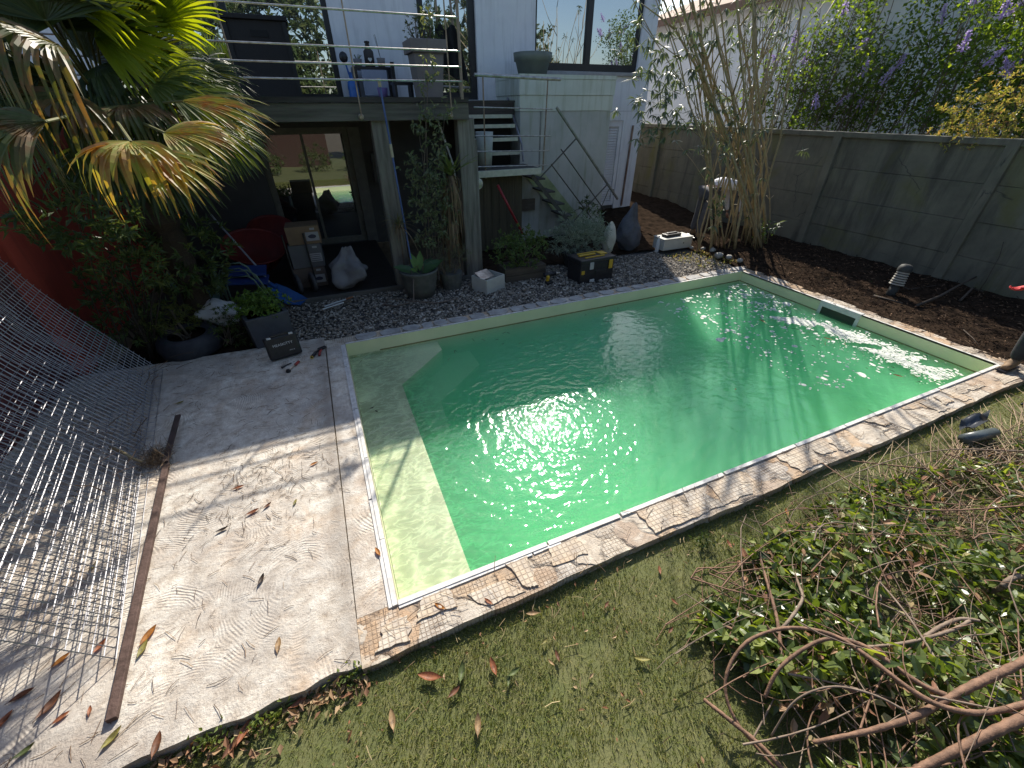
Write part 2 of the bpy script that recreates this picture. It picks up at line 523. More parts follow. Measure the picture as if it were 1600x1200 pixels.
def waffle():
    m, nt, N, L, P = new_mat("waffle_tile")
    co = coords(nt, "World")
    w = N.new("ShaderNodeTexBrick"); w.inputs["Scale"].default_value = 1.0
    w.offset = .0; w.inputs["Brick Width"].default_value = .034; w.inputs["Row Height"].default_value = .034
    w.inputs["Mortar Size"].default_value = .0045; w.inputs["Mortar Smooth"].default_value = .4
    L.new(co, w.inputs["Vector"])
    c = ramp(nt, noise(nt, co, 3.5, 6, .6, .5), [(.35, (.60, .54, .45)), (.5, (.57, .49, .38)), (.66, (.53, .40, .27))])
    c = mixc(nt, ramp(nt, noise(nt, co, 14, 6), [(.45, 0.0), (.66, .75)]), c, (.38, .33, .28))
    c = mixc(nt, math_(nt, 'MULTIPLY', w.outputs["Fac"], .55), c, (.33, .25, .18))
    L.new(c, P.inputs["Base Color"]); P.inputs["Roughness"].default_value = .9
    h = math_(nt, 'ADD', math_(nt, 'MULTIPLY', w.outputs["Fac"], -1.0), math_(nt, 'MULTIPLY', noise(nt, co, 40, 5), .8))
    L.new(bump(nt, h, .8, .006), P.inputs["Normal"])
    return m
wf = waffle()
def fragment(cx, cy, rx, ry, seed, z=0.0, m=None, name="tile_fragment", th=.011, n=11):
    gg = random.Random(seed)
    pl = []
    for k in range(n):
        a = 2 * math.pi * k / n + gg.uniform(-.2, .2)
        ca, sa = math.cos(a), math.sin(a)
        q = max(abs(ca), abs(sa)) ** .85
        pl.append((cx + rx * ca / q * gg.uniform(.80, 1.02), min(max(cy + ry * sa / q * gg.uniform(.8, 1.02), 1.262), PY0 - .04) if m is None else cy + ry * sa / q * gg.uniform(.8, 1.02)))
    MB().prism(pl, z - .02, z + th + gg.uniform(-.003, .003)).build(name, m or wf, pool)
def slab_piece(xa, xb, ya, yb, seed, z0, th, m, name, rag=.018):
    """broken slab with ragged ends and slightly chipped long sides"""
    gg = random.Random(seed)
    sk1, sk2 = gg.uniform(-.05, .05), gg.uniform(-.05, .05)
    pl = []
    for q in np.linspace(0, 1, 8)[:-1]: pl.append((xa + sk1 + (xb - xa + sk2 - sk1 * 1.0) * q, ya + gg.uniform(0, rag)))
    for q in np.linspace(0, 1, 6)[:-1]: pl.append((xb + sk2 * (1 - 2 * q) + gg.uniform(-rag, rag), ya + (yb - ya) * q))
    for q in np.linspace(0, 1, 8)[:-1]: pl.append((xb - sk2 + (xa - sk1 - xb + sk2) * q, yb - gg.uniform(0, rag * .5)))
    for q in np.linspace(0, 1, 6)[:-1]: pl.append((xa - sk1 * (1 - 2 * q) + gg.uniform(-rag, rag), yb + (ya - yb) * q))
    dz = gg.uniform(-.003, .004)
    MB().prism(pl, z0 - .02, z0 + th * .7 + dz).build(name, m, pool)
k = 0
xx = -.30
while xx < 6.8:
    w = rnd.uniform(.12, .42)
    if rnd.random() < .4:
        lo = 1.262 + (rnd.uniform(.05, .12) if rnd.random() < .3 else 0)
        hi = PY0 - .035 - (rnd.uniform(.03, .10) if rnd.random() < .35 else 0)
        slab_piece(xx + .05, min(xx + w, 6.9), lo, hi, 100 + k, 0, .010, wf, "tile_fragment")
    else: w *= .5
    xx += w + rnd.uniform(-.03, .02); k += 1
stone_m = M("grey_coping_stone", (.42, .41, .39), (.25, .24, .23), 6, .85, .4, 40)
xx = .0
while xx < 6.85:
    w = rnd.uniform(.16, .34)
    fragment(xx + w / 2, 5.235, w / 2 * .96, .095, 300 + k, 0, stone_m, "coping_stone", .012, 12)
    xx += w + rnd.uniform(.0, .03); k += 1
# white edging profile round the basin, in lengths with a few gaps
tr = MB()
wt = M("white_profile", (.68, .67, .64), (.50, .48, .45), 22, .6)
def run(a, b, fixed, axis, w, z=.004):
    q = a
    while q < b:
        ln = rnd.uniform(.5, 1.3)
        e = min(q + ln, b)
        o = rnd.uniform(-.003, .003)
        if axis == 'x': tr.bx(q, e - rnd.uniform(.003, .02), fixed - w + o, fixed + .006, -.02, z + o * .5)
        else: tr.bx(fixed - .006, fixed + w + o, q, e - rnd.uniform(.003, .02), -.02, z + o * .5)
        q = e
run(PX0, PX1, PY0, 'x', .026, .012)
run(PX0, 1.0, PY0 - .027, 'x', .018, .006)
run(PY0 - .02, PY1, PX0 - .028, 'y', .022, .012)
run(PY0 - .02, PY1, PX0 - .052, 'y', .018, .006)
run(PX0, PX1, PY1 + .030, 'x', .024, .003)
run(PY0, PY1, PX1 + .006, 'y', .020, .002)
tr.build("edging_profile", wt, pool)
# skimmer
sk = MB().bx(PX1 - .02, PX1 + .06, 3.02, 3.62, -.075, .01).bx(PX1 - .02, PX1 - .003, 3.02, 3.07, -.2, -.075).bx(PX1 - .02, PX1 - .003, 3.57, 3.62, -.2, -.075)
sk = sk.build("skimmer", white_paint, pool, bevel=.006)
MB().bx(PX1 - .012, PX1 - .002, 3.07, 3.57, -.2, -.075).build("skimmer_mouth", M("dark_void", (.03, .04, .03), (.05, .06, .04), 5, .6), sk)

# water: a closed body with ripples on top
def water_mat():
    m, nt, N, L, P = new_mat("green_water")
    N.remove(P)
    geo = N.new("ShaderNodeNewGeometry")
    pos = geo.outputs["Position"]
    # rings round the disturbed spot
    sub = N.new("ShaderNodeVectorMath"); sub.operation = 'SUBTRACT'; sub.inputs[1].default_value = (1.72, 2.75, -.17)
    L.new(pos, sub.inputs[0])
    sc = N.new("ShaderNodeVectorMath"); sc.operation = 'MULTIPLY'; sc.inputs[1].default_value = (1, 1.25, 0)
    L.new(sub.outputs[0], sc.inputs[0])
    ln = N.new("ShaderNodeVectorMath"); ln.operation = 'LENGTH'; L.new(sc.outputs[0], ln.inputs[0])
    d = ln.outputs["Value"]
    wob = noise(nt, pos, 3.2, 3, .5)
    ph = math_(nt, 'ADD', math_(nt, 'MULTIPLY', d, 30.0), math_(nt, 'MULTIPLY', wob, 26.0))
    ring = math_(nt, 'SINE', ph)
    fall = math_(nt, 'POWER', 2.718, math_(nt, 'MULTIPLY', math_(nt, 'MULTIPLY', d, d), -.36))
    fall2 = math_(nt, 'POWER', 2.718, math_(nt, 'MULTIPLY', math_(nt, 'MULTIPLY', d, d), -1.3))
    ring = math_(nt, 'MULTIPLY', ring, fall)
    n1 = noise(nt, coords(nt, "World", (1.0, 1.7, 1)), 5.5, 3, .5, .8)
    n2 = noise(nt, pos, 27, 2, .5)
    calm = ramp(nt, noise(nt, pos, .55, 2, .5), [(.38, .25), (.62, 1.0)])
    h = math_(nt, 'ADD', math_(nt, 'MULTIPLY', ring, .36), math_(nt, 'MULTIPLY', math_(nt, 'MULTIPLY', n1, calm), 2.0))
    h = math_(nt, 'ADD', h, math_(nt, 'MULTIPLY', math_(nt, 'MULTIPLY', n2, fall2), .80))
    h = math_(nt, 'ADD', h, math_(nt, 'MULTIPLY', n2, .035))
    nb = bump(nt, h, .58, .012)
    fr = N.new("ShaderNodeFresnel"); fr.inputs["IOR"].default_value = 1.33; L.new(nb, fr.inputs["Normal"])
    up = math_(nt, 'GREATER_THAN', math_(nt, 'ABSOLUTE', math_(nt, 'MULTIPLY', 1.0, _z(nt, geo.outputs["True Normal"]))), .7)
    front = math_(nt, 'SUBTRACT', 1.0, geo.outputs["Backfacing"])
    f = math_(nt, 'MULTIPLY', math_(nt, 'MULTIPLY', math_(nt, 'ADD', math_(nt, 'MULTIPLY', fr.outputs[0], 1.25), .01), up), front)
    gl = N.new("ShaderNodeBsdfGlossy"); gl.inputs["Roughness"].default_value = .035; L.new(nb, gl.inputs["Normal"])
    tr_ = N.new("ShaderNodeBsdfTransparent")
    # caustic light painted into the transparent colour as a line net over the bench
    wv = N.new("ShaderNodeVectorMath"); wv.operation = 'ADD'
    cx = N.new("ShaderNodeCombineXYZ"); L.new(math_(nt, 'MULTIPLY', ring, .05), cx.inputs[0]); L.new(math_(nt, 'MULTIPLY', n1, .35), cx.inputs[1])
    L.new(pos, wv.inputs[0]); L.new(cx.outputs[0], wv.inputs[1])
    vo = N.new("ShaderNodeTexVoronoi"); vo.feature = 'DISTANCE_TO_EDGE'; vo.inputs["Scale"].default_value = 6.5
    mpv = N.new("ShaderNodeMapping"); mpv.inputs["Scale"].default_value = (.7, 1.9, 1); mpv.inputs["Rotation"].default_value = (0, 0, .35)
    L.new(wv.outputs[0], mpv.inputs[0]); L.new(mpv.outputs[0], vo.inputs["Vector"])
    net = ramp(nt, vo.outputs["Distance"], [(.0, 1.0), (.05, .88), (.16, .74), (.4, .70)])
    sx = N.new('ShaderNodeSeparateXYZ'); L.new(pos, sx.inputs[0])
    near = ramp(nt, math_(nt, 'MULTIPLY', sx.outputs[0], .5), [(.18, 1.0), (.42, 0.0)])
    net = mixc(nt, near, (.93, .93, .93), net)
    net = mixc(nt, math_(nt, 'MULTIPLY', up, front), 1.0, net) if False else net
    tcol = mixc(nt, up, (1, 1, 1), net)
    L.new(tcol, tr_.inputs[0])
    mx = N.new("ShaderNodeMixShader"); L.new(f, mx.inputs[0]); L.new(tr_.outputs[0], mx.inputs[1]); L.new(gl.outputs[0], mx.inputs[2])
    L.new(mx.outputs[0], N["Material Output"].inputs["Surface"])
    pv = N.new("ShaderNodeVolumePrincipled")
    pv.inputs["Color"].default_value = (.38, .91, .61, 1)
    pv.inputs["Density"].default_value = 2.3
    pv.inputs["Anisotropy"].default_value = .0
    L.new(pv.outputs[0], N["Material Output"].inputs["Volume"])
    return m
def _z(nt, v):
    s = nt.nodes.new("ShaderNodeSeparateXYZ"); nt.links.new(v, s.inputs[0]); return s.outputs[2]
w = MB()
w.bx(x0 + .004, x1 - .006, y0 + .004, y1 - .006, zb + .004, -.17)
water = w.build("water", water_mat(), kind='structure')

# ------------------------------------------------------------------ lawn blades, gravel, chips
def blades(n, fx, h, w, m, name):
    P = fx(n); n = len(P)
    a = nrg.uniform(0, 2 * math.pi, n)
    le = nrg.uniform(.3, 1.1, n)
    hh = h * nrg.uniform(.5, 1.3, n)
    dx, dy = np.cos(a), np.sin(a)
    ww = w * nrg.uniform(.7, 1.4, n)
    b0 = P + np.stack([-dy * ww, dx * ww, 0 * ww], 1)
    b1 = P - np.stack([-dy * ww, dx * ww, 0 * ww], 1)
    t = P + np.stack([dx * hh * le, dy * hh * le, hh], 1)
    v = np.stack([b0, b1, t], 1).reshape(-1, 3)
    return MB().add(v, [np.arange(3 * n).reshape(-1, 3)]).build(name, m, kind='stuff')
def lawn_pts(n):
    X = nrg.uniform(-1.9, 7.0, n); Y = 1.24 - nrg.uniform(0, 1, n) ** 1.15 * 2.3
    k = nrg.random(n) < 1.0 / (1 + .12 * X.clip(0) ** 1.5)
    X, Y = X[k], Y[k]
    bare = (np.sin(X * 4 + 2 * np.sin(Y * 5)) * np.cos(Y * 7 + X) > .7) & (nrg.random(len(X)) < .5)
    X, Y = X[~bare], Y[~bare]
    return np.stack([X, Y, np.full_like(X, -.07)], 1)
grass = blades(230000, lawn_pts, .027, .0019,
       LEAF("grass_blade", [(.125, .155, .038), (.18, .21, .055), (.22, .22, .08), (.29, .26, .12), (.145, .18, .046), (.09, .115, .034)], .35, .55, .25), "grass")
grass["label"] = "short olive green artificial turf beside the near coping"; grass["category"] = "grass"

def stones(n, P, r, mats, name, label, cat, flat=.6):
    t = (1 + 5 ** .5) / 2
    iv = np.array([[-1, t, 0], [1, t, 0], [-1, -t, 0], [1, -t, 0], [0, -1, t], [0, 1, t], [0, -1, -t], [0, 1, -t], [t, 0, -1], [t, 0, 1], [-t, 0, -1], [-t, 0, 1]]) / 1.9
    fi = np.array([[0, 11, 5], [0, 5, 1], [0, 1, 7], [0, 7, 10], [0, 10, 11], [1, 5, 9], [5, 11, 4], [11, 10, 2], [10, 7, 6], [7, 1, 8], [3, 9, 4], [3, 4, 2], [3, 2, 6], [3, 6, 8], [3, 8, 9], [4, 9, 5], [2, 4, 11], [6, 2, 10], [8, 6, 7], [9, 8, 1]])
    n = len(P)
    v = iv[None] * (1 + .22 * nrg.standard_normal((n, 12, 1)))
    s = r * nrg.lognormal(0, .32, (n, 1, 1))
    asp = np.stack([nrg.uniform(.8, 1.4, n), nrg.uniform(.6, 1.0, n), np.full(n, flat)], 1)[:, None]
    v = v * s * asp
    a = nrg.uniform(0, 6.28, n); c, q = np.cos(a)[:, None], np.sin(a)[:, None]
    tl = nrg.uniform(-.5, .5, n)[:, None]
    x, y, z = v[..., 0], v[..., 1], v[..., 2]
    y, z = y * np.cos(tl) - z * np.sin(tl), y * np.sin(tl) + z * np.cos(tl)
    v = np.stack([x * c - y * q, x * q + y * c, z], -1) + P[:, None]
    o = MB().add(v.reshape(-1, 3), [(np.arange(n)[:, None, None] * 12 + fi[None]).reshape(-1, 3)]).build(name, mats, kind='stuff')
    o["label"] = label; o["category"] = cat
    return o
n = 19000
X = nrg.uniform(-.95, 6.9, n); Y = nrg.uniform(5.34, 7.2, n)
k = ~((X < .95) & (Y > 6.8)) & ~((Y > 6.85 + .1 * np.sin(X * 4)) & (X > 2.4)) & ~((X > 6.2) & (Y > 6.3))
grv = LEAF("gravel_stone", [(.13, .115, .095), (.24, .21, .175), (.38, .345, .29), (.18, .15, .115), (.55, .50, .43), (.09, .08, .07), (.29, .24, .18)], 0.0, .8, .3)
stones(n, np.stack([X, Y, np.full(n, -.03) + nrg.uniform(0, .02, n)], 1)[k], .0135, grv, "gravel", "grey and white gravel between the pool and the house", "gravel")
# bark chips and dry bits over the soil on the right
n = 9000
X = nrg.uniform(6.95, 9.3, n); Y = nrg.uniform(1.2, 7.2, n)
k = np.abs(X - 6.95) > nrg.uniform(0, .15, n)
chip = LEAF("bark_chip", [(.028, .019, .014), (.045, .03, .021), (.018, .013, .010), (.09, .055, .038), (.035, .024, .017), (.18, .115, .075)], .0, .9, .02)
X, Y = X[k], Y[k]
Zc = -.05 + .045 + .07 * np.clip((X - 7.05) / 2, 0, 1) + .02 * np.sin(X * 9 + Y * 5) * np.cos(Y * 11) + .10 * np.exp(-((X - 7.85) ** 2 + (Y - 6.2) ** 2) / .3)
d = unit(len(X)); d[:, 2] *= .3
o = MB().leaves(np.stack([X, Y, Zc + .01], 1), d, unit(len(X)) * .5 + [0, 0, 1], nrg.uniform(.02, .075, len(X)), nrg.uniform(.008, .022, len(X)), .1, .1).build("bark_mulch", chip, kind='stuff')
o["label"] = "dark brown bark chips and dead leaves along the concrete fence"; o["category"] = "mulch"
# stray thin twigs and needles lying on the slab and coping
def litter(n, fx, lmin, lmax, r, m, name, label):
    P = fx(n)
    mb = MB()
    for p in P:
        a = rnd.uniform(0, 6.28); l = rnd.uniform(lmin, lmax); b = rnd.uniform(-.35, .35)
        q1 = p + np.array([math.cos(a), math.sin(a), 0]) * l * .5
        q2 = q1 + np.array([math.cos(a + b), math.sin(a + b), 0]) * l * .5
        mb.tube([p, q1 + [0, 0, rnd.uniform(0, .006)], q2], r * rnd.uniform(.6, 1.3), 3, cap=False)
    o = mb.build(name, m, kind='stuff'); o["label"] = label; o["category"] = "litter"
    return o
tw = LEAF("twig_litter", [(.10, .065, .045), (.16, .10, .06), (.06, .04, .03), (.24, .16, .09)], 0, .9, .2)
def lp(n):
    Xa = nrg.uniform(-2.9, -.36, n); Ya = nrg.uniform(1.3, 5.4, n)
    m_ = n // 3
    Xa[:m_] = nrg.normal(-.98, .28, m_).clip(-2.9, -.2); Ya[:m_] = nrg.normal(2.95, .30, m_)
    return np.stack([Xa, Ya, np.full(n, .006)], 1)
litter(950, lp, .01, .11, .0014, tw, "twig_litter", "thin dry twigs strewn over the pale concrete slab")
def lp2(n):
    return np.stack([nrg.uniform(-.3, 6.9, n), nrg.uniform(1.26, 1.47, n), np.full(n, .016)], 1)
litter(150, lp2, .02, .12, .0016, tw, "coping_litter", "dry twigs lying on the near coping")
def lp3(n):
    return np.stack([nrg.uniform(6.82, 7.15, n), nrg.uniform(1.5, 5.3, n), np.full(n, .012)], 1)
litter(220, lp3, .02, .12, .002, tw, "edge_litter", "dry twigs along the right pool edge")
def lp4(n):
    return np.stack([nrg.uniform(-1.6, 6.5, n), 1.2 - nrg.uniform(0, 1, n) ** 1.6 * 1.6, np.full(n, -.045)], 1)
litter(330, lp4, .02, .09, .0017, LEAF("straw_litter", [(.34, .26, .14), (.20, .13, .07), (.45, .36, .2), (.12, .08, .05)], 0, .8, .2), "straw_litter", "pale dry straw and twigs on the turf")
# ------------------------------------------------------------------ house
def glass_mat(name, refl, base=(.012, .013, .015)):
    m, nt, N, L, P = new_mat(name)
    P.inputs["Base Color"].default_value = (*base, 1); P.inputs["Roughness"].default_value = .3
    gl = N.new("ShaderNodeBsdfGlossy"); gl.inputs["Roughness"].default_value = .0
    nb = bump(nt, noise(nt, coords(nt), 1.5, 1), .015, .02); L.new(nb, gl.inputs["Normal"])
    gl.inputs[0].default_value = (.9, .95, 1, 1)
    fr = N.new("ShaderNodeFresnel"); fr.inputs[0].default_value = 1.5
    mx = N.new("ShaderNodeMixShader"); L.new(math_(nt, 'ADD', fr.outputs[0], refl), mx.inputs[0])
    L.new(P.outputs[0], mx.inputs[1]); L.new(gl.outputs[0], mx.inputs[2]); L.new(mx.outputs[0], N["Material Output"].inputs[0])
    return m
pane_m = glass_mat("window_glass", .38)
pane_d = glass_mat("door_glass", .24)

def render_wall(name, c1, c2, streak=(.40, .40, .38), amt=.4):
    m, nt, N, L, P = new_mat(name)
    co = coords(nt, "World")
    b = ramp(nt, noise(nt, co, 2.2, 5), [(.35, c1), (.65, c2)])
    s = ramp(nt, noise(nt, coords(nt, "World", (9, 9, .8)), 1.0, 5, .65), [(.5, 0.0), (.72, amt)])
    L.new(mixc(nt, s, b, streak), P.inputs["Base Color"]); P.inputs["Roughness"].default_value = .85
    L.new(bump(nt, noise(nt, co, 60, 4), .15), P.inputs["Normal"])
    return m
wall_w = render_wall("white_render", (.74, .74, .76), (.66, .66, .70), (.42, .42, .43), .55)
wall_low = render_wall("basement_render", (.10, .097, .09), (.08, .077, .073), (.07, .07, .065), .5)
clad = render_wall("clad_cream", (.58, .62, .57), (.52, .56, .50), (.30, .33, .22), .65)
panel_g = render_wall("panel_grey", (.46, .47, .46), (.38, .40, .38), (.24, .27, .18), .7)

def holes_wall(mb, x0, x1, z0, z1, holes, Y, th):
    xs = sorted({x0, x1, *[h[0] for h in holes], *[h[1] for h in holes]})
    for a, b in zip(xs[:-1], xs[1:]):
        hs = sorted([h for h in holes if h[0] < b - 1e-6 and h[1] > a + 1e-6], key=lambda h: h[2])
        z = z0
        for h in hs:
            if h[2] > z: mb.bx(a, b, Y, Y + th, z, h[2])
            z = h[3]
        if z < z1: mb.bx(a, b, Y, Y + th, z, z1)

house = thing("house", "white rendered two storey house with dark framed windows behind the pool", "house", (1.0, 14, 0))
HT = 5.72
up = MB()
holes_wall(up, -2.66, 7.95, 2.42, HT, [(-2.62, .86, 2.64, 4.95), (2.43, 3.57, 2.64, 4.95), (4.86, 7.55, 3.17, 4.95)], 10.0, .3)
up.bx(7.65, 7.95, 10.3, 18, 2.42, HT)
up.build("wall", wall_w, house)
lo = MB()
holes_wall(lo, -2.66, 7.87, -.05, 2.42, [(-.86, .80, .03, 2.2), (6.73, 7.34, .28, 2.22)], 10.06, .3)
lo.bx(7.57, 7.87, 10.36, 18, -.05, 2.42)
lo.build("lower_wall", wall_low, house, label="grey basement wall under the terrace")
MB().bx(3.99, 7.86, 10.02, 10.05, 0, 2.42 - .004).build("painted_wall_strip", wall_w, house) if False else None
rf = MB().bx(-6, 8.05, 9.9, 18.1, HT, HT + .14).build("roof", M("roof_felt", (.18, .18, .18), (.14, .14, .14)), house)
MB().bx(-6, -2.66, 10.0, 10.3, -.05, HT).build("side_wall", wall_w, house)

def framed(name, x0, x1, z0, z1, Y, mull=(), fw=.07, fm=alu_black, pm=pane_m, bottom=None):
    f = MB()
    b = bottom or fw
    f.bx(x0, x0 + fw, Y, Y + .09, z0, z1); f.bx(x1 - fw, x1, Y, Y + .09, z0, z1)
    f.bx(x0 + fw, x1 - fw, Y + .002, Y + .088, z0, z0 + b); f.bx(x0 + fw, x1 - fw, Y + .002, Y + .088, z1 - fw, z1)
    for q, w in mull: f.bx(q - w / 2, q + w / 2, Y - .004, Y + .08, z0 + b, z1 - fw)
    fo = f.build(name, fm, house)
    p = MB().add([[x0 + .01, Y + .05, z0], [x1 - .01, Y + .05, z0], [x1 - .01, Y + .05, z1], [x0 + .01, Y + .05, z1]], [[0, 1, 2, 3]])
    p.build("pane", pm, fo)
    return fo
framed("window", 4.86, 7.55, 3.17, 4.95, 10.06, [(6.2, .13)], .06, bottom=.14)
MB().bx(4.80, 7.68, 9.93, 10.06, 3.10, 3.165).build("window_sill", M("sill_stone", (.34, .33, .33), (.28, .27, .27)), house, bevel=.006)
framed("glass_door", -2.62, .86, 2.64, 4.95, 10.07, [(-.75, .1)], .09)
framed("glass_door", 2.43, 3.57, 2.64, 4.95, 10.07, [], .13)
beige_f = M("beige_frame", (.20, .19, .155), (.15, .145, .12), 9, .6)
framed("sliding_door", -.86, .80, .03, 2.2, 10.10, [(-.06, .05)], .11, beige_f, pane_d)
MB().bx(.80, 1.02, 10.02, 10.06, .0, 2.2).build("door_trim", M("trim_grey", (.17, .16, .14), (.13, .125, .11)), house)
# louvred shutter of the lower room
sh = MB()
sh.bx(6.73, 6.79, 10.03, 10.10, .28, 2.22); sh.bx(7.25, 7.34, 10.03, 10.10, .28, 2.22)
sh.bx(6.79, 7.25, 10.032, 10.10, 2.10, 2.22); sh.bx(6.79, 7.25, 10.032, 10.10, .28, .38)
sh = sh.build("shutter", wall_w, house)
sl = MB()
for q in np.arange(.40, 2.09, .058):
    sl.box((7.02, 10.08, q + .02), (.46, .014, .062), rx=-.65)
sl.build("louvre", wall_w, sh)
MB().bx(6.7, 7.36, 10.12, 10.14, .2, 2.3).build("shutter_backing", M("void2", (.05, .05, .055)), sh)
st = MB(); st.bx(6.05, 6.73, 10.0, 10.055, -.05, 2.415); st.bx(7.34, 7.9, 10.0, 10.055, -.05, 2.415); st.bx(6.73, 7.34, 10.0, 10.055, 2.225, 2.415)
st.build("painted_surround", wall_w, house)
pt = [(7.60, 9.95, 2.1), (7.58, 9.95, 1.5), (7.50, 9.95, .3)]
MB().tube([(7.62, 9.96, 2.12), (7.60, 9.96, 1.2), (7.58, 9.96, .25)], .025, 8).build("drainpipe", M("rust_pipe", (.14, .07, .045), (.30, .22, .17), 5, .7), house)
# clad block beside the stairs
ab = MB(); ab.bx(3.985, 6.10, 8.80, 10.0, -.05, 2.44); ab.build("panelled_block", panel_g, house, label="grey green stained lower panel of the block beside the stairs")
cb = MB()
cb.bx(3.97, 6.115, 8.785, 9.998, 2.444, 2.70); cb.bx(3.955, 6.13, 8.77, 9.997, 2.704, 2.96); cb.bx(3.95, 6.14, 8.76, 9.996, 2.964, 3.03)
cb.build("cladding_board", clad, house)
MB().bx(4.42, 4.45, 8.79, 8.80, -.02, 2.44).build("panel_joint", M("joint_grey", (.25, .26, .25)), house)

# ------------------------------------------------------------------ raised deck
deck = thing("raised_deck", "dark timber deck on two grey posts with a thin tubular steel railing", "deck", (.2, 8.2, 0))
tim = wood("weathered_timber", (.135, .13, .11), (.075, .072, .062), (1.6, 22, 22))
timv = wood("weathered_post", (.215, .205, .18), (.105, .10, .088), (22, 22, 1.6))
dk = wood("deck_board", (.035, .032, .03), (.06, .056, .052), (2, 25, 25))
fl = MB()
y = 6.83
while y < 9.95:
    xe = 2.92 if y < 9.0 else 3.97
    if y < 9.0: fl.bx(-2.65, 2.24, y, y + .13, 2.59, 2.62)
    else: fl.bx(-2.65, 3.97, y, y + .13, 2.59, 2.62)
    y += .137
fl.build("floor_boards", dk, deck)
MB().bx(-2.66, 2.25, 6.76, 6.825, 2.36, 2.56).build("front_beam", tim, deck, bevel=.006)
MB().bx(-2.66, 2.25, 6.74, 6.83, 2.564, 2.625).build("floor_edge", dk, deck)
MB().bx(2.25, 3.95, 9.02, 9.06, 2.36, 2.618).build("stairwell_beam", wood("dark_beam", (.04, .035, .03), (.07, .06, .055), (2, 20, 20)), deck)
MB().bx(2.20, 2.25, 6.83, 9.02, 2.36, 2.618).build("side_beam", tim, deck)
jo = MB()
for q in np.arange(-2.4, 2.2, .55): jo.bx(q, q + .06, 6.83, 9.9, 2.40, 2.585)
jo.build("joist", dk, deck)
for (a, b) in ((.86, 1.12), (2.08, 2.36)):
    p = MB().box(((a + b) / 2, 6.93, 1.17), (b - a - .02, .20, 2.42)).build("post", timv, deck, bevel=.012)
for xx in (2.30, 2.36): MB().bx(xx, xx + .03, 6.86, 6.9, .0, 2.1).build("post_batten", timv, deck)
ral = MB()
rail = thing("deck_railing_tmp", "x", "x")  # replaced below by a part
bpy.data.objects.remove(rail)
RY = 6.66
for i, (xt, zt) in enumerate(((-.56, 3.66), (.745, 3.66), (1.965, 3.66))):
    po = MB().tube([(xt, RY, 2.42), (xt, RY, zt)], .0095, 8).build("railing_post", steel_warm, deck)
    MB().lathe([(.0, 0), (.035, 0), (.035, .02), (.022, .03), (0, .03)], (xt, RY + .07, 2.41), 16, rot_mat(R_(90))).build("post_flange", M("flange_zinc", (.42, .37, .29), (.30, .26, .2), 10, .5, metal=.6), po)
for z in (2.80, 2.955, 3.12, 3.455):
    MB().tube([(-2.6, RY - .018, z + .004), (.3, RY - .018, z - .002), (2.13, RY - .018, z)], .0105, 8).build("rail", steel, deck)
for (xa, ya) in ((2.14, RY + .02),):
    MB().tube([(xa, ya, 2.6), (xa, ya, 3.9)], .02, 8).build("wooden_upright", wood("pale_upright", (.30, .24, .18), (.22, .17, .13), (30, 30, 2)), deck)

# ------------------------------------------------------------------ stairs
stair = thing("outdoor_staircase", "two flight outdoor stair with a pale landing and slanted tubular steel handrail", "staircase", (3.6, 8.4, 0))
sp = M("stair_paint", (.56, .57, .47), (.44, .46, .37), 12, .6, .1)
dstep = M("dark_step", (.05, .048, .045), (.075, .07, .066), 9, .7)
MB().bx(2.74, 4.06, 7.97, 8.02, 1.425, 1.535).build("landing_edge", sp, stair, bevel=.004)
MB().bx(2.74, 4.06, 8.02, 8.80, 1.49, 1.53).build("landing", dstep, stair)
MB().bx(2.78, 3.98, 8.06, 8.78, 1.43, 1.49).build("landing_frame", dstep, stair)
for k, (yy, zz) in enumerate(((8.62, 1.75), (8.72, 1.98), (8.86, 2.20), (9.0, 2.36))):
    tr_o = MB().bx(2.75, 3.90, yy, yy + .20, zz - .006, zz + .03).build("tread", dstep, stair)
    MB().bx(2.75, 3.90, yy - .012, yy - .001, zz - .03, zz + .032).build("nosing", sp, tr_o)
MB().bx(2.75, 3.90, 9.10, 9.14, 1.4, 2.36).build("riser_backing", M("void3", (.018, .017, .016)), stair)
MB().tube([(3.93, 9.3, 2.66), (3.93, 8.60, 1.90), (3.93, 8.50, 1.60)], .022, 6).build("stringer_bar", M("stringer_steel", (.28, .28, .32), (.2, .2, .22), 8, .4, metal=.6), stair)
# lower flight: runs to the right
ang = math.atan2(1.52, 1.45)
def lowpt(t, off=0): return np.array([4.0 + 1.45 * t - math.sin(ang) * off * -1, 0, 1.47 - 1.52 * t + math.cos(ang) * off])
a0, a1 = lowpt(-.02), lowpt(.98)
mid = (a0 + a1) / 2
ln = np.linalg.norm(a1 - a0)
bq = [PV(x, y, 8.70) for x, y in ((822, 276), (850, 270), (917, 354), (899, 370))]
bq2 = [q + np.array([0, .03, 0]) for q in bq]
MB().add(bq + bq2, [[[0, 1, 2, 3], [7, 6, 5, 4], [1, 0, 4, 5], [2, 1, 5, 6], [3, 2, 6, 7], [0, 3, 7, 4]]]).build("stringer", M("stringer_green", (.42, .47, .30), (.20, .26, .12), 3, .6, .1), stair, label="green stained side board of the lower flight")
near = MB(); near.box((mid[0] - .06, 8.06, mid[2] - .10), (ln, .03, .07), ry=ang)
near.build("stringer", M("stringer_dark", (.10, .10, .085), (.06, .06, .05), 9, .6), stair)
for k in range(6):
    t = .06 + k * .165
    q = lowpt(t)
    MB().box((q[0] + .02, 8.39, q[2] - .06), (.22, .62, .03)).build("tread", dstep, stair)
HY = 8.03
def rail_seg(p, q, r, nm="handrail", m=steel): return MB().tube([p, q], r, 8).build(nm, m, stair)
rail_seg((2.80, HY, 2.955), (4.42, HY, 2.915), .026)
pm = steel_warm
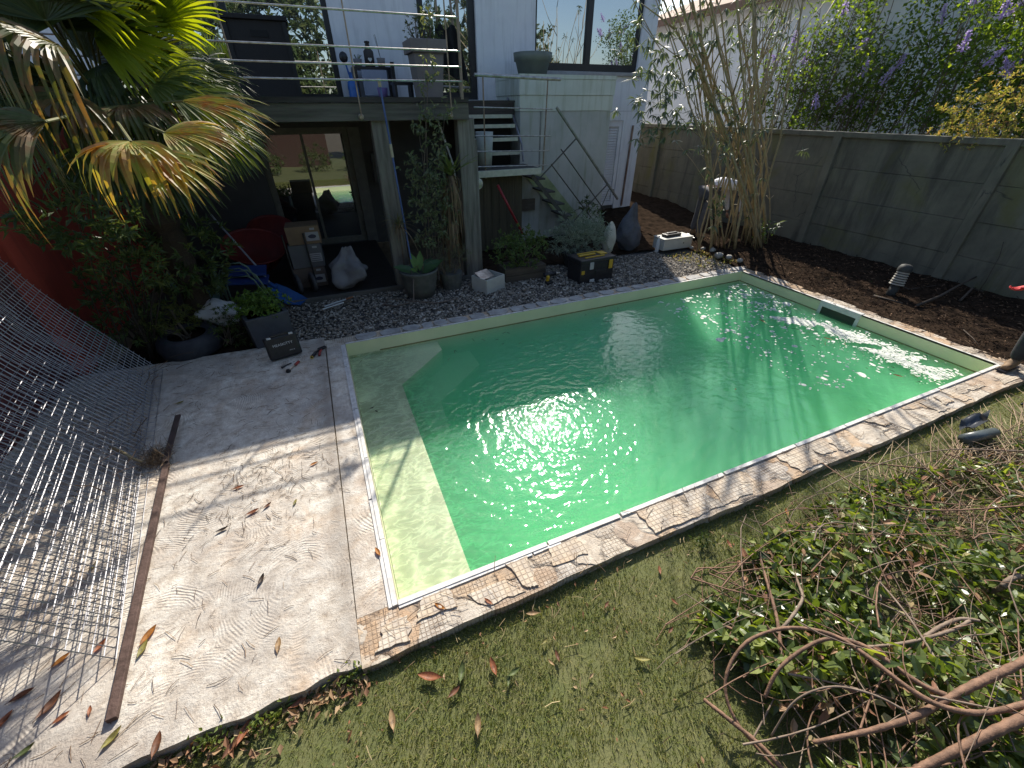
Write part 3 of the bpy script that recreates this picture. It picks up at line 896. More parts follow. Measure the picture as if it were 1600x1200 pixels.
rail_seg((2.94, HY, 1.40), (2.95, HY, 2.94), .013, "railing_post", pm)
rail_seg((4.13, HY, 1.48), (4.17, HY, 2.90), .013, "railing_post", pm)
for z, xe in ((2.49, 4.28), (2.07, 4.26), (1.83, 4.25), (1.585, 4.25)):
    rail_seg((2.76, HY - .02, z + .02), (xe, HY - .02, z - .015), .0105, "rail", steel)
dr = np.array([5.98 - 4.38, 0, .84 - 2.49]); dr /= np.linalg.norm(dr)
darkst = M('dark_steel', (.13, .125, .11), (.08, .075, .065), 12, .45, metal=.7)
rail_seg((4.37, HY, 2.50), (5.99, HY, .83), .026, 'handrail', M('rail_grey', (.30, .30, .29), (.2, .2, .19), 12, .4, metal=.6))
rail_seg((3.98, HY, 1.27), (4.86, HY, 2.02), .014, "railing_post", darkst)
rail_seg((4.90, HY, .45), (5.68, HY, 1.14), .014, "railing_post", darkst)
rail_seg((4.50, HY - .015, 1.83), np.array([4.50, HY - .015, 1.83]) + dr * 1.66, .012, "rail", darkst)
rail_seg((4.30, HY - .015, 1.58), np.array([4.30, HY - .015, 1.58]) + dr * 1.66, .012, "rail", darkst)
# board screen under the landing
scr = thing("timber_screen", "dark vertical timber boards closing the space under the stair landing", "screen", (3.3, 8.3, 0))
wdk = wood("dark_olive_boards", (.060, .052, .032), (.10, .085, .055), (25, 25, 1.2))
for k in range(6):
    MB().bx(2.80 + k * .168, 2.80 + k * .168 + .163, 8.28, 8.305, 0, 1.42).build("board", wdk, scr)
tag(MB().bx(3.72, 4.45, 8.735, 8.775, -.03, 1.38).build("stair_side_panel", panel_g), "grey painted board behind the lower flight of stairs", "panel")
tag(MB().bx(3.76, 4.30, 8.68, 8.73, .62, .86).build("timber_plank", wood("plank_brown", (.09, .075, .06), (.14, .12, .10), (2, 25, 25))), "short brown plank fixed across the grey board under the stairs", "plank")
bl = thing("bulkhead_lamp", "round off white bulkhead lamp beside the post under the stair landing", "lamp", (2.62, 7.6, 1.3))
MB().blob((2.64, 7.62, 1.38), (.09, .05, .075), 0).build("lens", M("lamp_lens", (.5, .5, .38), (.42, .42, .3), 5, .35), bl, smooth=True)
MB().lathe([(0, 0), (.095, 0), (.095, .03), (0, .03)], (2.64, 7.66, 1.38), 16, rot_mat(R_(90))).build("base", white_paint, bl)

# ------------------------------------------------------------------ walls round the garden
fence = thing("concrete_fence", "grey stained concrete panel fence with posts along the right of the pool", "fence", (9.4, 4.5, 0))
def fence_mat():
    m, nt, N, L, P = new_mat("fence_concrete")
    co = coords(nt, "World")
    b = ramp(nt, noise(nt, co, 1.8, 7, .65), [(.35, (.12, .115, .088)), (.65, (.175, .166, .125))])
    sv_ = ramp(nt, noise(nt, coords(nt, "World", (3, 3.2, .45)), 1.0, 6, .7, .4), [(.48, 0.0), (.68, .65)])
    b = mixc(nt, sv_, b, (.035, .035, .03))
    mo = ramp(nt, noise(nt, coords(nt, "World", (1, 1.1, .8)), 1.1, 5, .6, .5), [(.52, 0.0), (.70, .6)])
    b = mixc(nt, mo, b, (.13, .13, .03))
    cr = N.new("ShaderNodeTexVoronoi"); cr.feature = 'DISTANCE_TO_EDGE'; cr.inputs["Scale"].default_value = .9
    L.new(mixc(nt, .12, co, N.new("ShaderNodeTexNoise").outputs["Color"]), cr.inputs["Vector"])
    ck = ramp(nt, cr.outputs["Distance"], [(0.0, .8), (.006, 0.0)])
    ckm = math_(nt, 'MULTIPLY', ck, ramp(nt, noise(nt, co, 1.2, 2), [(.52, 0.0), (.58, 1.0)]))
    b = mixc(nt, ckm, b, (.03, .03, .03))
    L.new(b, P.inputs["Base Color"]); P.inputs["Roughness"].default_value = .92
    h = math_(nt, 'ADD', noise(nt, co, 26, 6, .7), math_(nt, 'MULTIPLY', ckm, -.8))
    L.new(bump(nt, h, .35, .01), P.inputs["Normal"])
    return m
fm = fence_mat()
ys = [-1.6, .9, 3.40, 5.92, 8.44, 10.96, 13.4]
for a, b in zip(ys[:-1], ys[1:]):
    MB().box((9.40, a, 1.02), (.17, .15, 2.16)).build("post", fm, fence, bevel=.012)
    for q in range(4):
        z0 = -.06 + q * .52
        MB().bx(9.39 + rnd.uniform(-.006, .006), 9.44, a + .06, b - .06, z0 + .001, z0 + .5175).build("panel", fm, fence, bevel=.006)
    MB().bx(9.45, 9.462, a + .06, b - .06, -.06, 2.0).build("light_blocker", fm, fence)  # added sheet behind the panels, keeps sun from leaking through their joints
    MB().box((9.42, (a + b) / 2, 2.05), (.16, b - a - .1, .09)).build("cap", fm, fence, bevel=.012)

redm = render_wall("red_render", (.44, .068, .042), (.38, .058, .038), (.16, .03, .025), .4)
rw = thing("red_garden_wall", "dark red rendered garden wall on the left behind the shrubs", "wall", (-2.75, 6, 0))
MB().bx(-3.10, -2.95, 5.7, 10.0, -.05, 2.3).build("panel", redm, rw)
MB().bx(-3.10, -2.88, 5.62, 5.88, -.05, 2.3).build("pier", redm, rw, bevel=.02)
pw = MB().bx(-3.25, -3.0, -3.0, 5.62, -.05, 2.1).build("maroon_wall", render_wall("maroon_render", (.16, .05, .05), (.12, .04, .042), (.08, .03, .03), .4))
tag(pw, "dull maroon wall behind the leaning wire mesh sheets", "wall")

nb = thing("neighbour_house", "pale neighbouring house with a brown roof edge beyond the concrete fence", "house", (14, 11, 0))
MB().bx(12.2, 20, 7.3, 16, -.05, 4.9).build("wall", render_wall("neighbour_render", (.78, .79, .80), (.70, .72, .74), (.55, .57, .6), .25), nb)
MB().add([[11.7, 6.8, 4.88], [20.5, 6.8, 4.88], [20.5, 16.5, 4.88], [11.7, 16.5, 4.88], [15.9, 11.6, 6.6]], [[[0, 1, 4], [1, 2, 4], [2, 3, 4], [3, 0, 4]], [[0, 3, 2, 1]]]).build("roof", M("clay_roof", (.28, .14, .08), (.2, .10, .06), 8, .8, .4, 20), nb)
MB().bx(11.68, 11.72, 6.8, 16.5, 4.72, 4.9).build("gutter", M("gutter_brown", (.2, .12, .08)), nb)

# what the house windows mirror: a hedge, a brick wall and trees behind the camera
tag(MB().bx(-3.2, 1.0, -7.2, -7.0, -.1, 2.0).build("brick_wall", M("brick", (.05, .022, .015), (.035, .016, .011), 12, .85, .4)), "orange brick wall mirrored in the lower sliding door", "wall")
# ------------------------------------------------------------------ vegetation
def nrm(v):
    v = np.asarray(v, float); return v / (np.linalg.norm(v) + 1e-9)

def frond(parent, hub, axis, up, R, spread, nseg, droop, m, base=None, w=.036, pet_m=None):
    axis = nrm(axis); up = nrm(np.asarray(up, float) - axis * np.dot(up, axis)); side = np.cross(axis, up)
    mb = MB()
    T = np.linspace(0, 1, 8)
    for k in range(nseg):
        a = -spread + 2 * spread * k / (nseg - 1) + rnd.uniform(-.02, .02)
        d = axis * math.cos(a) + side * math.sin(a)
        L = R * (.72 + .28 * math.cos(a * .6)) * rnd.uniform(.9, 1.05)
        s_ = np.cross(d, up)
        bend = droop * rnd.uniform(.35, 1.0)
        kink = rnd.uniform(.45, .75)
        c = hub + d * (T * L)[:, None] + up * (.10 * L * np.cos(a) * T * (1 - T))[:, None]
        dz = bend * L * np.clip(T - .3, 0, 1) ** 2 * 1.6
        if rnd.random() < .4 and droop > .6: dz = dz + np.clip(T - kink, 0, 1) * L * 1.3
        c = c - np.array([0, 0, 1]) * dz[:, None]
        # hanging part pulls back towards the hub
        c = c - d * (.5 * dz * np.clip(T - .3, 0, 1))[:, None]
        wd = w * np.array([.35, .75, 1.0, 1.0, .9, .68, .4, .03]) * rnd.uniform(.85, 1.1)
        P = np.stack([c - s_ * wd[:, None] * .5 + up * wd[:, None] * .22, c, c + s_ * wd[:, None] * .5 + up * wd[:, None] * .22], 1)
        mb.grid(P)
    o = mb.build("frond", m, parent)
    if base is not None:
        q = np.asarray(base, float); h = np.asarray(hub, float)
        mid_ = (q + h) / 2 + np.array([0, 0, .10])
        MB().tube([q, mid_, h], [.016, .012, .009], 6).build("petiole", pet_m, o)
    return o

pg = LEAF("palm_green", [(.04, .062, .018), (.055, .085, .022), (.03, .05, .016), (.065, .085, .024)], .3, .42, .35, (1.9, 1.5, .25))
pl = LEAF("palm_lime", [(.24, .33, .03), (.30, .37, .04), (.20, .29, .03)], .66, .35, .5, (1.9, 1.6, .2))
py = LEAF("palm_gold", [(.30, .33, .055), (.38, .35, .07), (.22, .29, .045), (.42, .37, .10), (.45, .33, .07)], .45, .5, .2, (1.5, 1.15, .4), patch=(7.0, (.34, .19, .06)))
ppet = M("petiole_green", (.12, .13, .04), (.16, .14, .06), 9, .5)
palm = thing("fan_palm", "fan palm with drooping green and sunlit golden fronds in the left corner", "palm tree", (-1.75, 6.25, 0))
tk = []
for q in np.linspace(0, 1, 24): tk.append((.13 + .02 * math.sin(q * 60) + (.05 * q), q * 2.25))
MB().lathe(tk, (-1.75, 6.25, -.05), 14).build("trunk", M("palm_fibre", (.04, .03, .02), (.07, .05, .035), 30, .95, .8, 30, stretch=(1, 1, 6)), palm)
C0 = np.array([-1.70, 6.0, 2.32])
MB().blob(tuple(PV(190, 200, 5.75)), (.05, .05, .09), .05, 3).build("flower_bud", M("bud_yellow", (.30, .24, .09), (.22, .15, .06)), palm, smooth=True)
def fr(px, py, Y, ax, up, R, sp, n, dr, m, w=.036): frond(palm, PV(px, py, Y), ax, up, R, sp, n, dr, m, C0, w, ppet)
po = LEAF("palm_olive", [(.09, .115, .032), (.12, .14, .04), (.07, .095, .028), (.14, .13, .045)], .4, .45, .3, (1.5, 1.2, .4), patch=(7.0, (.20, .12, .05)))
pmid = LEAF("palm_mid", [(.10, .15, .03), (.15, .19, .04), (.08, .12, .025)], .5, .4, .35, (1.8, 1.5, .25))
fr(270, 150, 4.9, (.9, -.2, -.1), (0, -.5, .85), .62, 1.0, 28, .4, pmid, .044)
fr(235, 130, 5.2, (.7, -.3, .1), (-.1, -.5, .85), .62, 1.1, 28, .4, pmid, .044)
fr(310, 185, 5.0, (.8, -.15, -.5), (.1, -.5, .8), .55, .9, 26, .35, pmid, .04)
fr(200, 165, 5.0, (.1, -.6, -.1), (0, -.5, .85), .60, 1.2, 28, .6, po, .046)
fr(120, 150, 4.8, (-.4, -.6, -.1), (0, -.5, .85), .60, 1.2, 28, .7, po, .046)
# sun struck upper fans
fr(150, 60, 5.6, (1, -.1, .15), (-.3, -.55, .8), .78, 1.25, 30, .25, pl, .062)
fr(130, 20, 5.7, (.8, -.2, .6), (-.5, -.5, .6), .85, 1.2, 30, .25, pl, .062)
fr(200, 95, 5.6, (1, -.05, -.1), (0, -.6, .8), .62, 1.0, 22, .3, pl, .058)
# golden ones reaching into the light
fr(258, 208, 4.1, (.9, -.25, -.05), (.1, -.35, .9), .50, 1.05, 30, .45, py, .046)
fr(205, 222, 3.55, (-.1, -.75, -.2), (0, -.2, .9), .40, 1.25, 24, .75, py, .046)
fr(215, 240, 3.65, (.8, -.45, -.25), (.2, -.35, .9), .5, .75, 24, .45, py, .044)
fr(70, 190, 3.9, (-.8, -.35, -.05), (0, -.4, .9), .55, 1.1, 24, .8, po, .046)
fr(90, 70, 4.5, (-.5, -.5, .2), (.2, -.3, .9), .70, 1.2, 26, .9, po, .044)
fr(150, 105, 5.5, (.5, -.5, -.1), (-.2, -.3, .9), .6, 1.1, 24, 1.3, pg, .036)
for (x, y, Y, ax, R, dr) in [(30, 60, 5.0, (-.2, -.1, .8), .8, .4), (70, 30, 5.0, (0, -.2, .9), .7, .4), (0, 0, 5.0, (.1, -.2, .9), .8, .4)]:
    fr(x, y, Y, ax, (.05, -.6, .75), R, 1.3, 28, dr, pg, .06)
for (x, y, Y, ax, R, dr) in [(250, 40, 5.7, (.7, -.1, .5), .7, .2), (90, -10, 5.5, (.5, -.1, .7), .8, .2), (60, -30, 5.6, (-.2, -.1, .9), .8, .2), (180, -20, 5.8, (.6, -.1, .7), .75, .2)]:
    fr(x, y, Y, ax, (-.3, -.6, .7), R, 1.2, 28, dr, pl, .062)
for (x, y, Y, ax, R, dr) in [(20, 60, 5.6, (-.3, -.2, .7), .9, .3), (80, 40, 5.8, (.2, -.2, .8), .9, .3), (140, 90, 6.0, (.3, -.2, .6), .9, .3), (200, 120, 6.0, (.6, -.2, .4), .9, .3), (40, 140, 5.8, (-.4, -.2, .3), .9, .4), (100, 170, 5.9, (0, -.3, .3), .9, .4), (160, 220, 5.9, (.1, -.4, -.5), .8, .5), (240, 230, 5.8, (.5, -.3, -.7), .7, .4), (-30, 100, 5.2, (-.2, -.4, .3), .9, .5), (320, 190, 5.9, (.8, -.2, -.6), .6, .4)]:
    fr(x, y, Y, ax, (.05, -.6, .75), R, 1.3, 28, dr, pg, .062)
# green, right hand side
fr(285, 165, 5.9, (1, -.1, -.25), (0, -.5, .85), .72, .9, 30, .5, pg)
fr(290, 150, 6.2, (1, .05, -.5), (.2, -.6, .8), .85, .85, 30, .45, pg)
fr(300, 115, 6.3, (1, 0, .05), (0, -.6, .8), .62, .9, 26, .4, pg, .03)
fr(285, 158, 4.6, (.95, -.2, -.15), (0, -.4, .9), .66, .55, 14, .4, py, .04)
for (x, y, Y, ax, R, dr) in [(60, 120, 5.4, (-.6, -.4, .1), .7, .8), (120, 190, 5.5, (-.2, -.8, -.1), .7, .9),
                             (20, 20, 5.2, (-.7, -.2, .5), .8, .5), (100, 60, 5.8, (-.1, -.5, .8), .8, .4), (180, 150, 5.6, (.3, -.8, .1), .7, .7),
                             (240, 180, 5.6, (.5, -.6, -.4), .7, .6), 
                             (200, 40, 6.0, (.2, -.2, .9), .8, .4), (250, 120, 6.1, (.7, -.2, .4), .7, .5), (60, 0, 5.6, (-.3, -.3, .9), .8, .4),
                             (0, 150, 4.6, (-.5, -.6, -.2), .6, 1.0), (10, 80, 4.9, (-.6, -.5, .1), .65, 1.0), (160, 0, 5.9, (.1, -.3, .9), .8, .4), (0, 30, 5.6, (-.8, -.2, .3), .8, .6)]:
    fr(x, y, Y, ax, (.1, -.45, .9), R, 1.15, 26, dr, pg)

def bush_parts(parent, c, rad, ncl, nl, L, W, m, stem_m=None, base=None, nst=8, shell=.55, up=.35, fine=False, name="foliage", fold=.2, droop=0.0, sr=.008):
    """whorls of leaves spread through an uneven crown, carried on thin stems"""
    c = np.asarray(c, float); rad = np.asarray(rad, float)
    u = unit(ncl) * (nrg.uniform(shell ** 3, 1, ncl) ** (1 / 3))[:, None]
    lump = 1 + .22 * np.sin(u[:, 0] * 5 + c[0] * 3) * np.cos(u[:, 1] * 6 + c[1]) + .15 * np.sin(u[:, 2] * 9)
    cen = c + u * rad * lump[:, None]
    out = u.copy(); out[:, 2] += up
    out /= np.linalg.norm(out, axis=1)[:, None]
    cc = np.repeat(cen, nl, 0); oo = np.repeat(out, nl, 0)
    d = oo * .75 + unit(len(cc)) * .9
    d[:, 2] -= droop
    lv = MB().leaves(cc + unit(len(cc)) * L * .25, d, unit(len(cc)) * .6 + oo + [0, 0, .4], L * nrg.uniform(.6, 1.2, len(cc)), W * nrg.uniform(.7, 1.2, len(cc)), fold, .15, fine)
    o = lv.build(name, m, parent)
    if stem_m is not None:
        s = MB()
        b = np.asarray(base, float)
        for k in range(nst):
            t = cen[rnd.randrange(ncl)]
            mid_ = (b + t) / 2 + np.array([rnd.uniform(-.1, .1) * rad[0], rnd.uniform(-.1, .1) * rad[1], rnd.uniform(0, .15) * rad[2]])
            s.tube([b + [rnd.uniform(-.05, .05), rnd.uniform(-.05, .05), 0], mid_, t], [sr * 1.3, sr, sr * .4], 5)
        s.build("stems", stem_m, parent)
    return cen, out
bark = M("grey_bark", (.16, .13, .10), (.10, .08, .06), 20, .9, .5, 40)
dark_bark = M('dark_bark', (.045, .036, .028), (.03, .024, .019), 20, .9)
gm_dark = LEAF("dark_shrub_leaf", [(.06, .10, .035), (.08, .125, .04), (.045, .075, .03), (.12, .15, .045)], .25, .45, .4)
gm_oliv = LEAF("olive_leaf", [(.06, .10, .03), (.09, .13, .035), (.05, .08, .028), (.12, .14, .04)], .3, .45, .4)

def shrub(name, label, cat, c, rad, ncl, nl, L, W, m, base, group=None, **kw):
    t = thing(name, label, cat, (base[0], base[1], base[2]), group)
    bush_parts(t, c, rad, ncl, nl, L, W, m, dark_bark, base, **kw)
    return t
gL = "shrubs by the red wall"
shrub("evergreen_shrub", "dark shrub with long whorled leaves hanging before the red wall under the palm", "shrub", PV(120, 345, 4.9), (.42, .34, .22), 60, 9, .11, .03, gm_dark, (-2.5, 5.6, 0), gL, nst=4, sr=.004)
shrub("evergreen_shrub", "dark evergreen shrub spreading between the red wall and the stacked garden chairs", "shrub", PV(285, 400, 6.2), (.55, .4, .55), 150, 9, .11, .03, gm_dark, (-2.0, 6.3, 0), gL, nst=6, sr=.005)
shrub("evergreen_shrub", "low dark shrub at the foot of the red wall behind the tyre planter", "shrub", PV(195, 480, 5.8), (.40, .35, .45), 110, 9, .09, .027, gm_dark, (-2.35, 5.9, 0), gL, nst=10)
shrub("evergreen_shrub", "olive tinged shrub sprig in front of the red wall right of the hanging one", "shrub", PV(205, 415, 5.4), (.35, .3, .26), 45, 8, .10, .026, gm_oliv, (-2.3, 5.75, 0), gL, nst=10)

# ---- tall cane like shrub (oleander) in the far right corner
ole = thing("oleander_shrub", "tall many stemmed oleander shrub with pale tan canes in the far corner of the pool", "shrub", (7.85, 6.2, 0))
cane = M("tan_cane", (.36, .29, .17), (.25, .20, .12), 14, .6, .3, 30, spec=.4)
oleaf = LEAF("oleander_leaf", [(.11, .14, .095), (.15, .18, .125), (.08, .105, .07), (.17, .195, .11)], .25, .45, .45, (1.3, 1.4, .6))
lc, ld = [], []
for k in range(38):
    f = k / 37.
    bpx = 1086 + 112 * rnd.random()
    b = G(bpx, 388 + rnd.uniform(-6, 8)); b[2] = .0
    topx = 950 + 370 * (f * .8 + .2 * rnd.random())
    Yt = b[1] + rnd.uniform(-.5, .6)
    tp = PV(topx, rnd.uniform(-140, 60), Yt)
    mid1 = b + (tp - b) * .33 + np.array([(b[0] - 7.85) * .25 * 1 + (tp[0] - 8.0) * -.10 + rnd.uniform(-.08, .08), rnd.uniform(-.08, .08), 0])
    mid2 = b + (tp - b) * .66 + np.array([rnd.uniform(-.08, .08) - (tp[0] - 8.) * .05, rnd.uniform(-.08, .08), 0])
    # smooth curve
    ts = np.linspace(0, 1, 9)[:, None]
    pts = (1 - ts) ** 3 * b + 3 * (1 - ts) ** 2 * ts * mid1 + 3 * (1 - ts) * ts ** 2 * mid2 + ts ** 3 * tp
    pts[1:-1] += nrg.normal(0, .022, (7, 3)) * [1, 1, .3]
    r0 = rnd.choice([.011, .014, .018, .022, .028])
    s = MB().tube(pts, np.linspace(r0, r0 * .45, 9), 6)
    for q in range(rnd.randint(2, 5)):
        i = rnd.randint(3, 8)
        d = nrm((pts[i] - pts[i - 1])) + nrg.normal(0, .45, 3) * [1, 1, .4]
        L_ = rnd.uniform(.4, 1.1)
        e = pts[i] + nrm(d) * L_
        m_ = (pts[i] + e) / 2 + nrg.normal(0, .03, 3)
        s.tube([pts[i], m_, e], [r0 * .5, r0 * .4, r0 * .25], 5)
        if rnd.random() < .45:
            lc.append(e); ld.append(nrm(d))
    for q in range(rnd.randint(1, 3)):
        i = rnd.randint(2, 5)
        e = pts[i] + np.array([rnd.uniform(-.12, .12), rnd.uniform(-.12, .12), rnd.uniform(.02, .12)])
        s.tube([pts[i], e], [.005, .003], 4)
    s.build("cane", cane, ole, smooth=True)
for (x, y, Y, n, sp) in [(1040, 60, 6.2, 18, 35), (1090, 130, 6.1, 16, 30), (1020, 120, 6.2, 16, 25), (1130, 160, 6.1, 14, 30), (1065, 175, 6.0, 16, 28), (1110, 30, 6.2, 16, 40), (1180, 40, 6.2, 14, 40), (1055, 110, 6.1, 22, 32), (1040, 150, 6.1, 18, 28), (1010, 175, 6.2, 14, 18), (1085, 60, 6.0, 12, 30), (1150, 195, 6.0, 14, 26), (1120, 90, 6.0, 9, 25),
                      (1000, 215, 6.3, 8, 14), (1135, 235, 5.9, 7, 10), (1100, 275, 6.0, 5, 12), (1180, 300, 6.0, 5, 22), (1250, 240, 6.0, 3, 8), (1030, 190, 6.1, 10, 25), (1080, 215, 6.1, 9, 25),
                      (985, 60, 6.5, 9, 16), (1060, 20, 6.2, 12, 45), (1150, 20, 6.2, 8, 45), (1210, 15, 6.2, 8, 40), (1140, 320, 5.9, 5, 18), (1185, 345, 5.9, 7, 12)]:
    for q in range(int(n * .8)):
        lc.append(PV(x + rnd.gauss(0, sp), y + rnd.gauss(0, sp * .8), Y + rnd.uniform(-.3, .3))); ld.append(nrm(nrg.normal(0, .5, 3) + [0, 0, .3]))
lc = np.array(lc); ld = np.array(ld)
N_ = 8
cc = np.repeat(lc, N_, 0); dd = np.repeat(ld, N_, 0) * .3 + unit(len(cc)) * [.9, .9, .6]; dd[:, 2] -= .45
MB().leaves(cc, dd, unit(len(cc)) * .5 + [0, 0, 1], nrg.uniform(.09, .17, len(cc)), nrg.uniform(.02, .034, len(cc)), .12, .22, True).build("foliage", oleaf, ole)
ivy = PV(1190, 365, 5.95)
cen = np.concatenate([PV(1192, 362, 5.95) + nrg.normal(0, .10, (60, 3)) * [1, 1, 1.2], PV(1122, 330, 6.0) + nrg.normal(0, .08, (40, 3)) * [.8, 1, 2.2]])
MB().leaves(cen, unit(len(cen)), unit(len(cen)) + [0, 0, .6], .06, .045, .15, .1).build("ivy", LEAF("ivy_leaf", [(.04, .07, .025), (.06, .10, .03)], .2, .3, .6), ole, label="dark glossy ivy climbing the canes near the ground")
gst = M("round_stone", (.40, .385, .35), (.27, .26, .235), 7, .85, .3, 40)
for i, (x, y, r, lb) in enumerate([(1122, 400, .085, "largest rounded grey stone at the left foot of the oleander canes"), (1155, 407, .06, "round pale stone in front of the oleander canes"),
                          (1098, 388, .05, "small cream stone behind the large grey stone left of the oleander"), (1112, 391, .07, "flat buff stone between the cream stone and the oleander canes"),
                          (1138, 402, .065, "dull grey stone between the two round stones before the oleander"), (1080, 386, .045, "small half buried stone beside the white box near the oleander")]):
    p = G(x, y + 3)
    tag(MB().blob((p[0], p[1], r * .6), (r, r * .9, r * .72), .07, i, 12, 9).build("stone", gst, smooth=True), lb, "stone", "stones round the oleander")
# sunny weeds left of the canes
cw = np.stack([nrg.uniform(6.15, 7.2, 420), nrg.uniform(5.5, 6.5, 420), np.full(420, .0)], 1)
o = MB().leaves(cw, unit(420) * .6 + [0, 0, .5], unit(420) + [0, 0, 1], nrg.uniform(.02, .06, 420), nrg.uniform(.012, .03, 420), .2, .1).build("ground_weeds", LEAF("weed_leaf", [(.16, .19, .06), (.30, .24, .14), (.40, .34, .22), (.22, .15, .09), (.12, .16, .05)], .3, .6, .3), kind='stuff')
o["label"] = "pale dry leaves and small weeds on the sunny gravel left of the oleander"; o["category"] = "weeds"

# --- lilac shrubs over the fence
lil_leaf = LEAF("lilac_leaf", [(.10, .17, .04), (.15, .23, .045), (.06, .11, .035), (.23, .31, .06), (.08, .14, .04), (.05, .09, .03)], .5, .42, .4, (2.0, 1.8, .35))
lil_fl = LEAF("lilac_flower", [(.50, .40, .68), (.60, .52, .76), (.42, .33, .58), (.70, .64, .80)], .4, .7, .2, (1.1, 1, 1.2))
lil_bark = M("lilac_bark", (.20, .155, .11), (.12, .09, .065), 14, .85, .4, 30)
gl_ = "lilac shrubs beyond the fence"
def lilac(label, cx, cy, h, dens, seed, nfl, spread=.95, lowz=2.2):
    t = thing("lilac_shrub", label, "shrub", (cx, cy, 0), gl_)
    s = MB(); cen = []; cd = []
    for k in range(20):
        a = rnd.uniform(0, 6.28); rr = rnd.uniform(.05, .35)
        b = np.array([cx + rr * math.cos(a), cy + rr * math.sin(a), 0])
        e = np.array([cx + spread * math.cos(a) * rnd.uniform(.3, 1.3) - .15, cy + spread * math.sin(a) * rnd.uniform(.3, 1.3) - .25, h * rnd.uniform(.6, 1.05)])
        m1 = b + (e - b) * .5 + [rnd.uniform(-.12, .12), rnd.uniform(-.12, .12), .2]
        ts = np.linspace(0, 1, 7)[:, None]
        pts = (1 - ts) ** 2 * b + 2 * ts * (1 - ts) * m1 + ts ** 2 * e
        s.tube(pts, np.linspace(.018, .006, 7), 5)
        for q in range(9):
            i = rnd.randint(2, 6)
            e2 = pts[i] + np.array([rnd.uniform(-.5, .4), rnd.uniform(-.45, .45), rnd.uniform(.05, .5)])
            s.tube([pts[i], (pts[i] + e2) / 2 + [0, 0, -.03], e2], [.006, .005, .003], 4)
            if e2[2] > lowz or rnd.random() < .3: cen.append(e2); cd.append(nrm(e2 - pts[i]))
    s.build("stems", lil_bark, t)
    cen = np.array(cen); cd = np.array(cd)
    k = nrg.integers(0, len(cen), dens)
    c = cen[k] + nrg.normal(0, .13, (dens, 3)); 
    d = cd[k] * .4 + unit(dens) * .9; d[:, 2] -= .15
    MB().leaves(c, d, unit(dens) * .7 + [0, 0, .7], nrg.uniform(.05, .10, dens), nrg.uniform(.04, .07, dens), .18, .15).build("foliage", lil_leaf, t)
    g2 = random.Random(seed)
    front = cen[(cen[:, 2] > 2.3)]
    front = front[np.argsort(front[:, 0] + .35 * front[:, 1])[:max(30, len(front) // 2)]]
    for q in range(int(nfl * .8)):
        p = front[g2.randrange(len(front))] + [-.30, -.22, .10]
        n = 90
        hh = nrg.uniform(0, 1, n); ra = .075 * (1 - hh * .8); aa = nrg.uniform(0, 6.28, n)
        ax = nrm([g2.uniform(-.5, .3), g2.uniform(-.5, .5), g2.uniform(.3, 1)])
        sd_ = nrm(np.cross(ax, [0, 1, .1])); s2 = np.cross(ax, sd_)
        P = p + ax * (hh * .27)[:, None] + sd_ * (ra * np.cos(aa))[:, None] + s2 * (ra * np.sin(aa))[:, None]
        MB().tube([p - ax * .03, p + ax * .13, p + ax * .26], [.02, .018, .008], 5).leaves(P, unit(n), unit(n), .034, .026, .1, .1).build("flower_panicle", lil_fl, t)
    return t
lilac("lilac shrub of bare lower stems beside the neighbour's white wall, leftmost of the lilacs", 11.3, 9.0, 4.8, 1900, 1, 4)
lilac("lilac shrub with bright lime leaves and thin stems, next right of the leftmost lilac", 11.2, 7.8, 4.6, 3600, 2, 5)
lilac("lilac shrub above a fence post, middle one of the lilacs", 11.8, 6.8, 4.5, 3500, 3, 9)
lilac("lilac shrub heavy with mauve flowers, above the widest stained fence panel", 11.9, 5.6, 4.5, 4600, 4, 11)
lilac("densest lilac shrub, above the yellowing bush at the right edge", 11.9, 4.4, 4.7, 5200, 5, 9)
tb = thing("leafy_tree", "dense green leafy crown filling the gap behind the lilacs", "tree", (15.6, 5.6, 0))
MB().tube([(15.6, 5.6, -.1), (15.65, 5.6, 1.8), (15.5, 5.7, 4)], [.14, .11, .06], 10).build("trunk", lil_bark, tb)
bush_parts(tb, (15.6, 5.0, 4.6), (1.5, 4.2, 3.4), 1700, 9, .13, .07, lil_leaf, lil_bark, (15.6, 5.6, 1.6), 24, shell=.2, sr=.02)
pier = thing("yellowing_bush", "yellow green bush with pinkish young leaves spilling over the fence at the right edge", "bush", (9.95, 4.0, 0))
pm_ = LEAF("pieris_leaf", [(.30, .33, .09), (.40, .38, .14), (.22, .27, .07), (.50, .38, .20), (.44, .42, .16), (.48, .28, .16), (.32, .36, .10)], .42, .4, .4, (1.5, 1.35, .5))
bush_parts(pier, (9.95, 3.95, 2.40), (.62, .78, .50), 420, 8, .055, .022, pm_, bark, (9.9, 4.0, 0), 16, shell=.4)
bush_parts(pier, (9.55, 4.05, 2.08), (.30, .45, .24), 110, 8, .05, .02, pm_, None, None, 0, shell=.3, name="hanging_foliage")

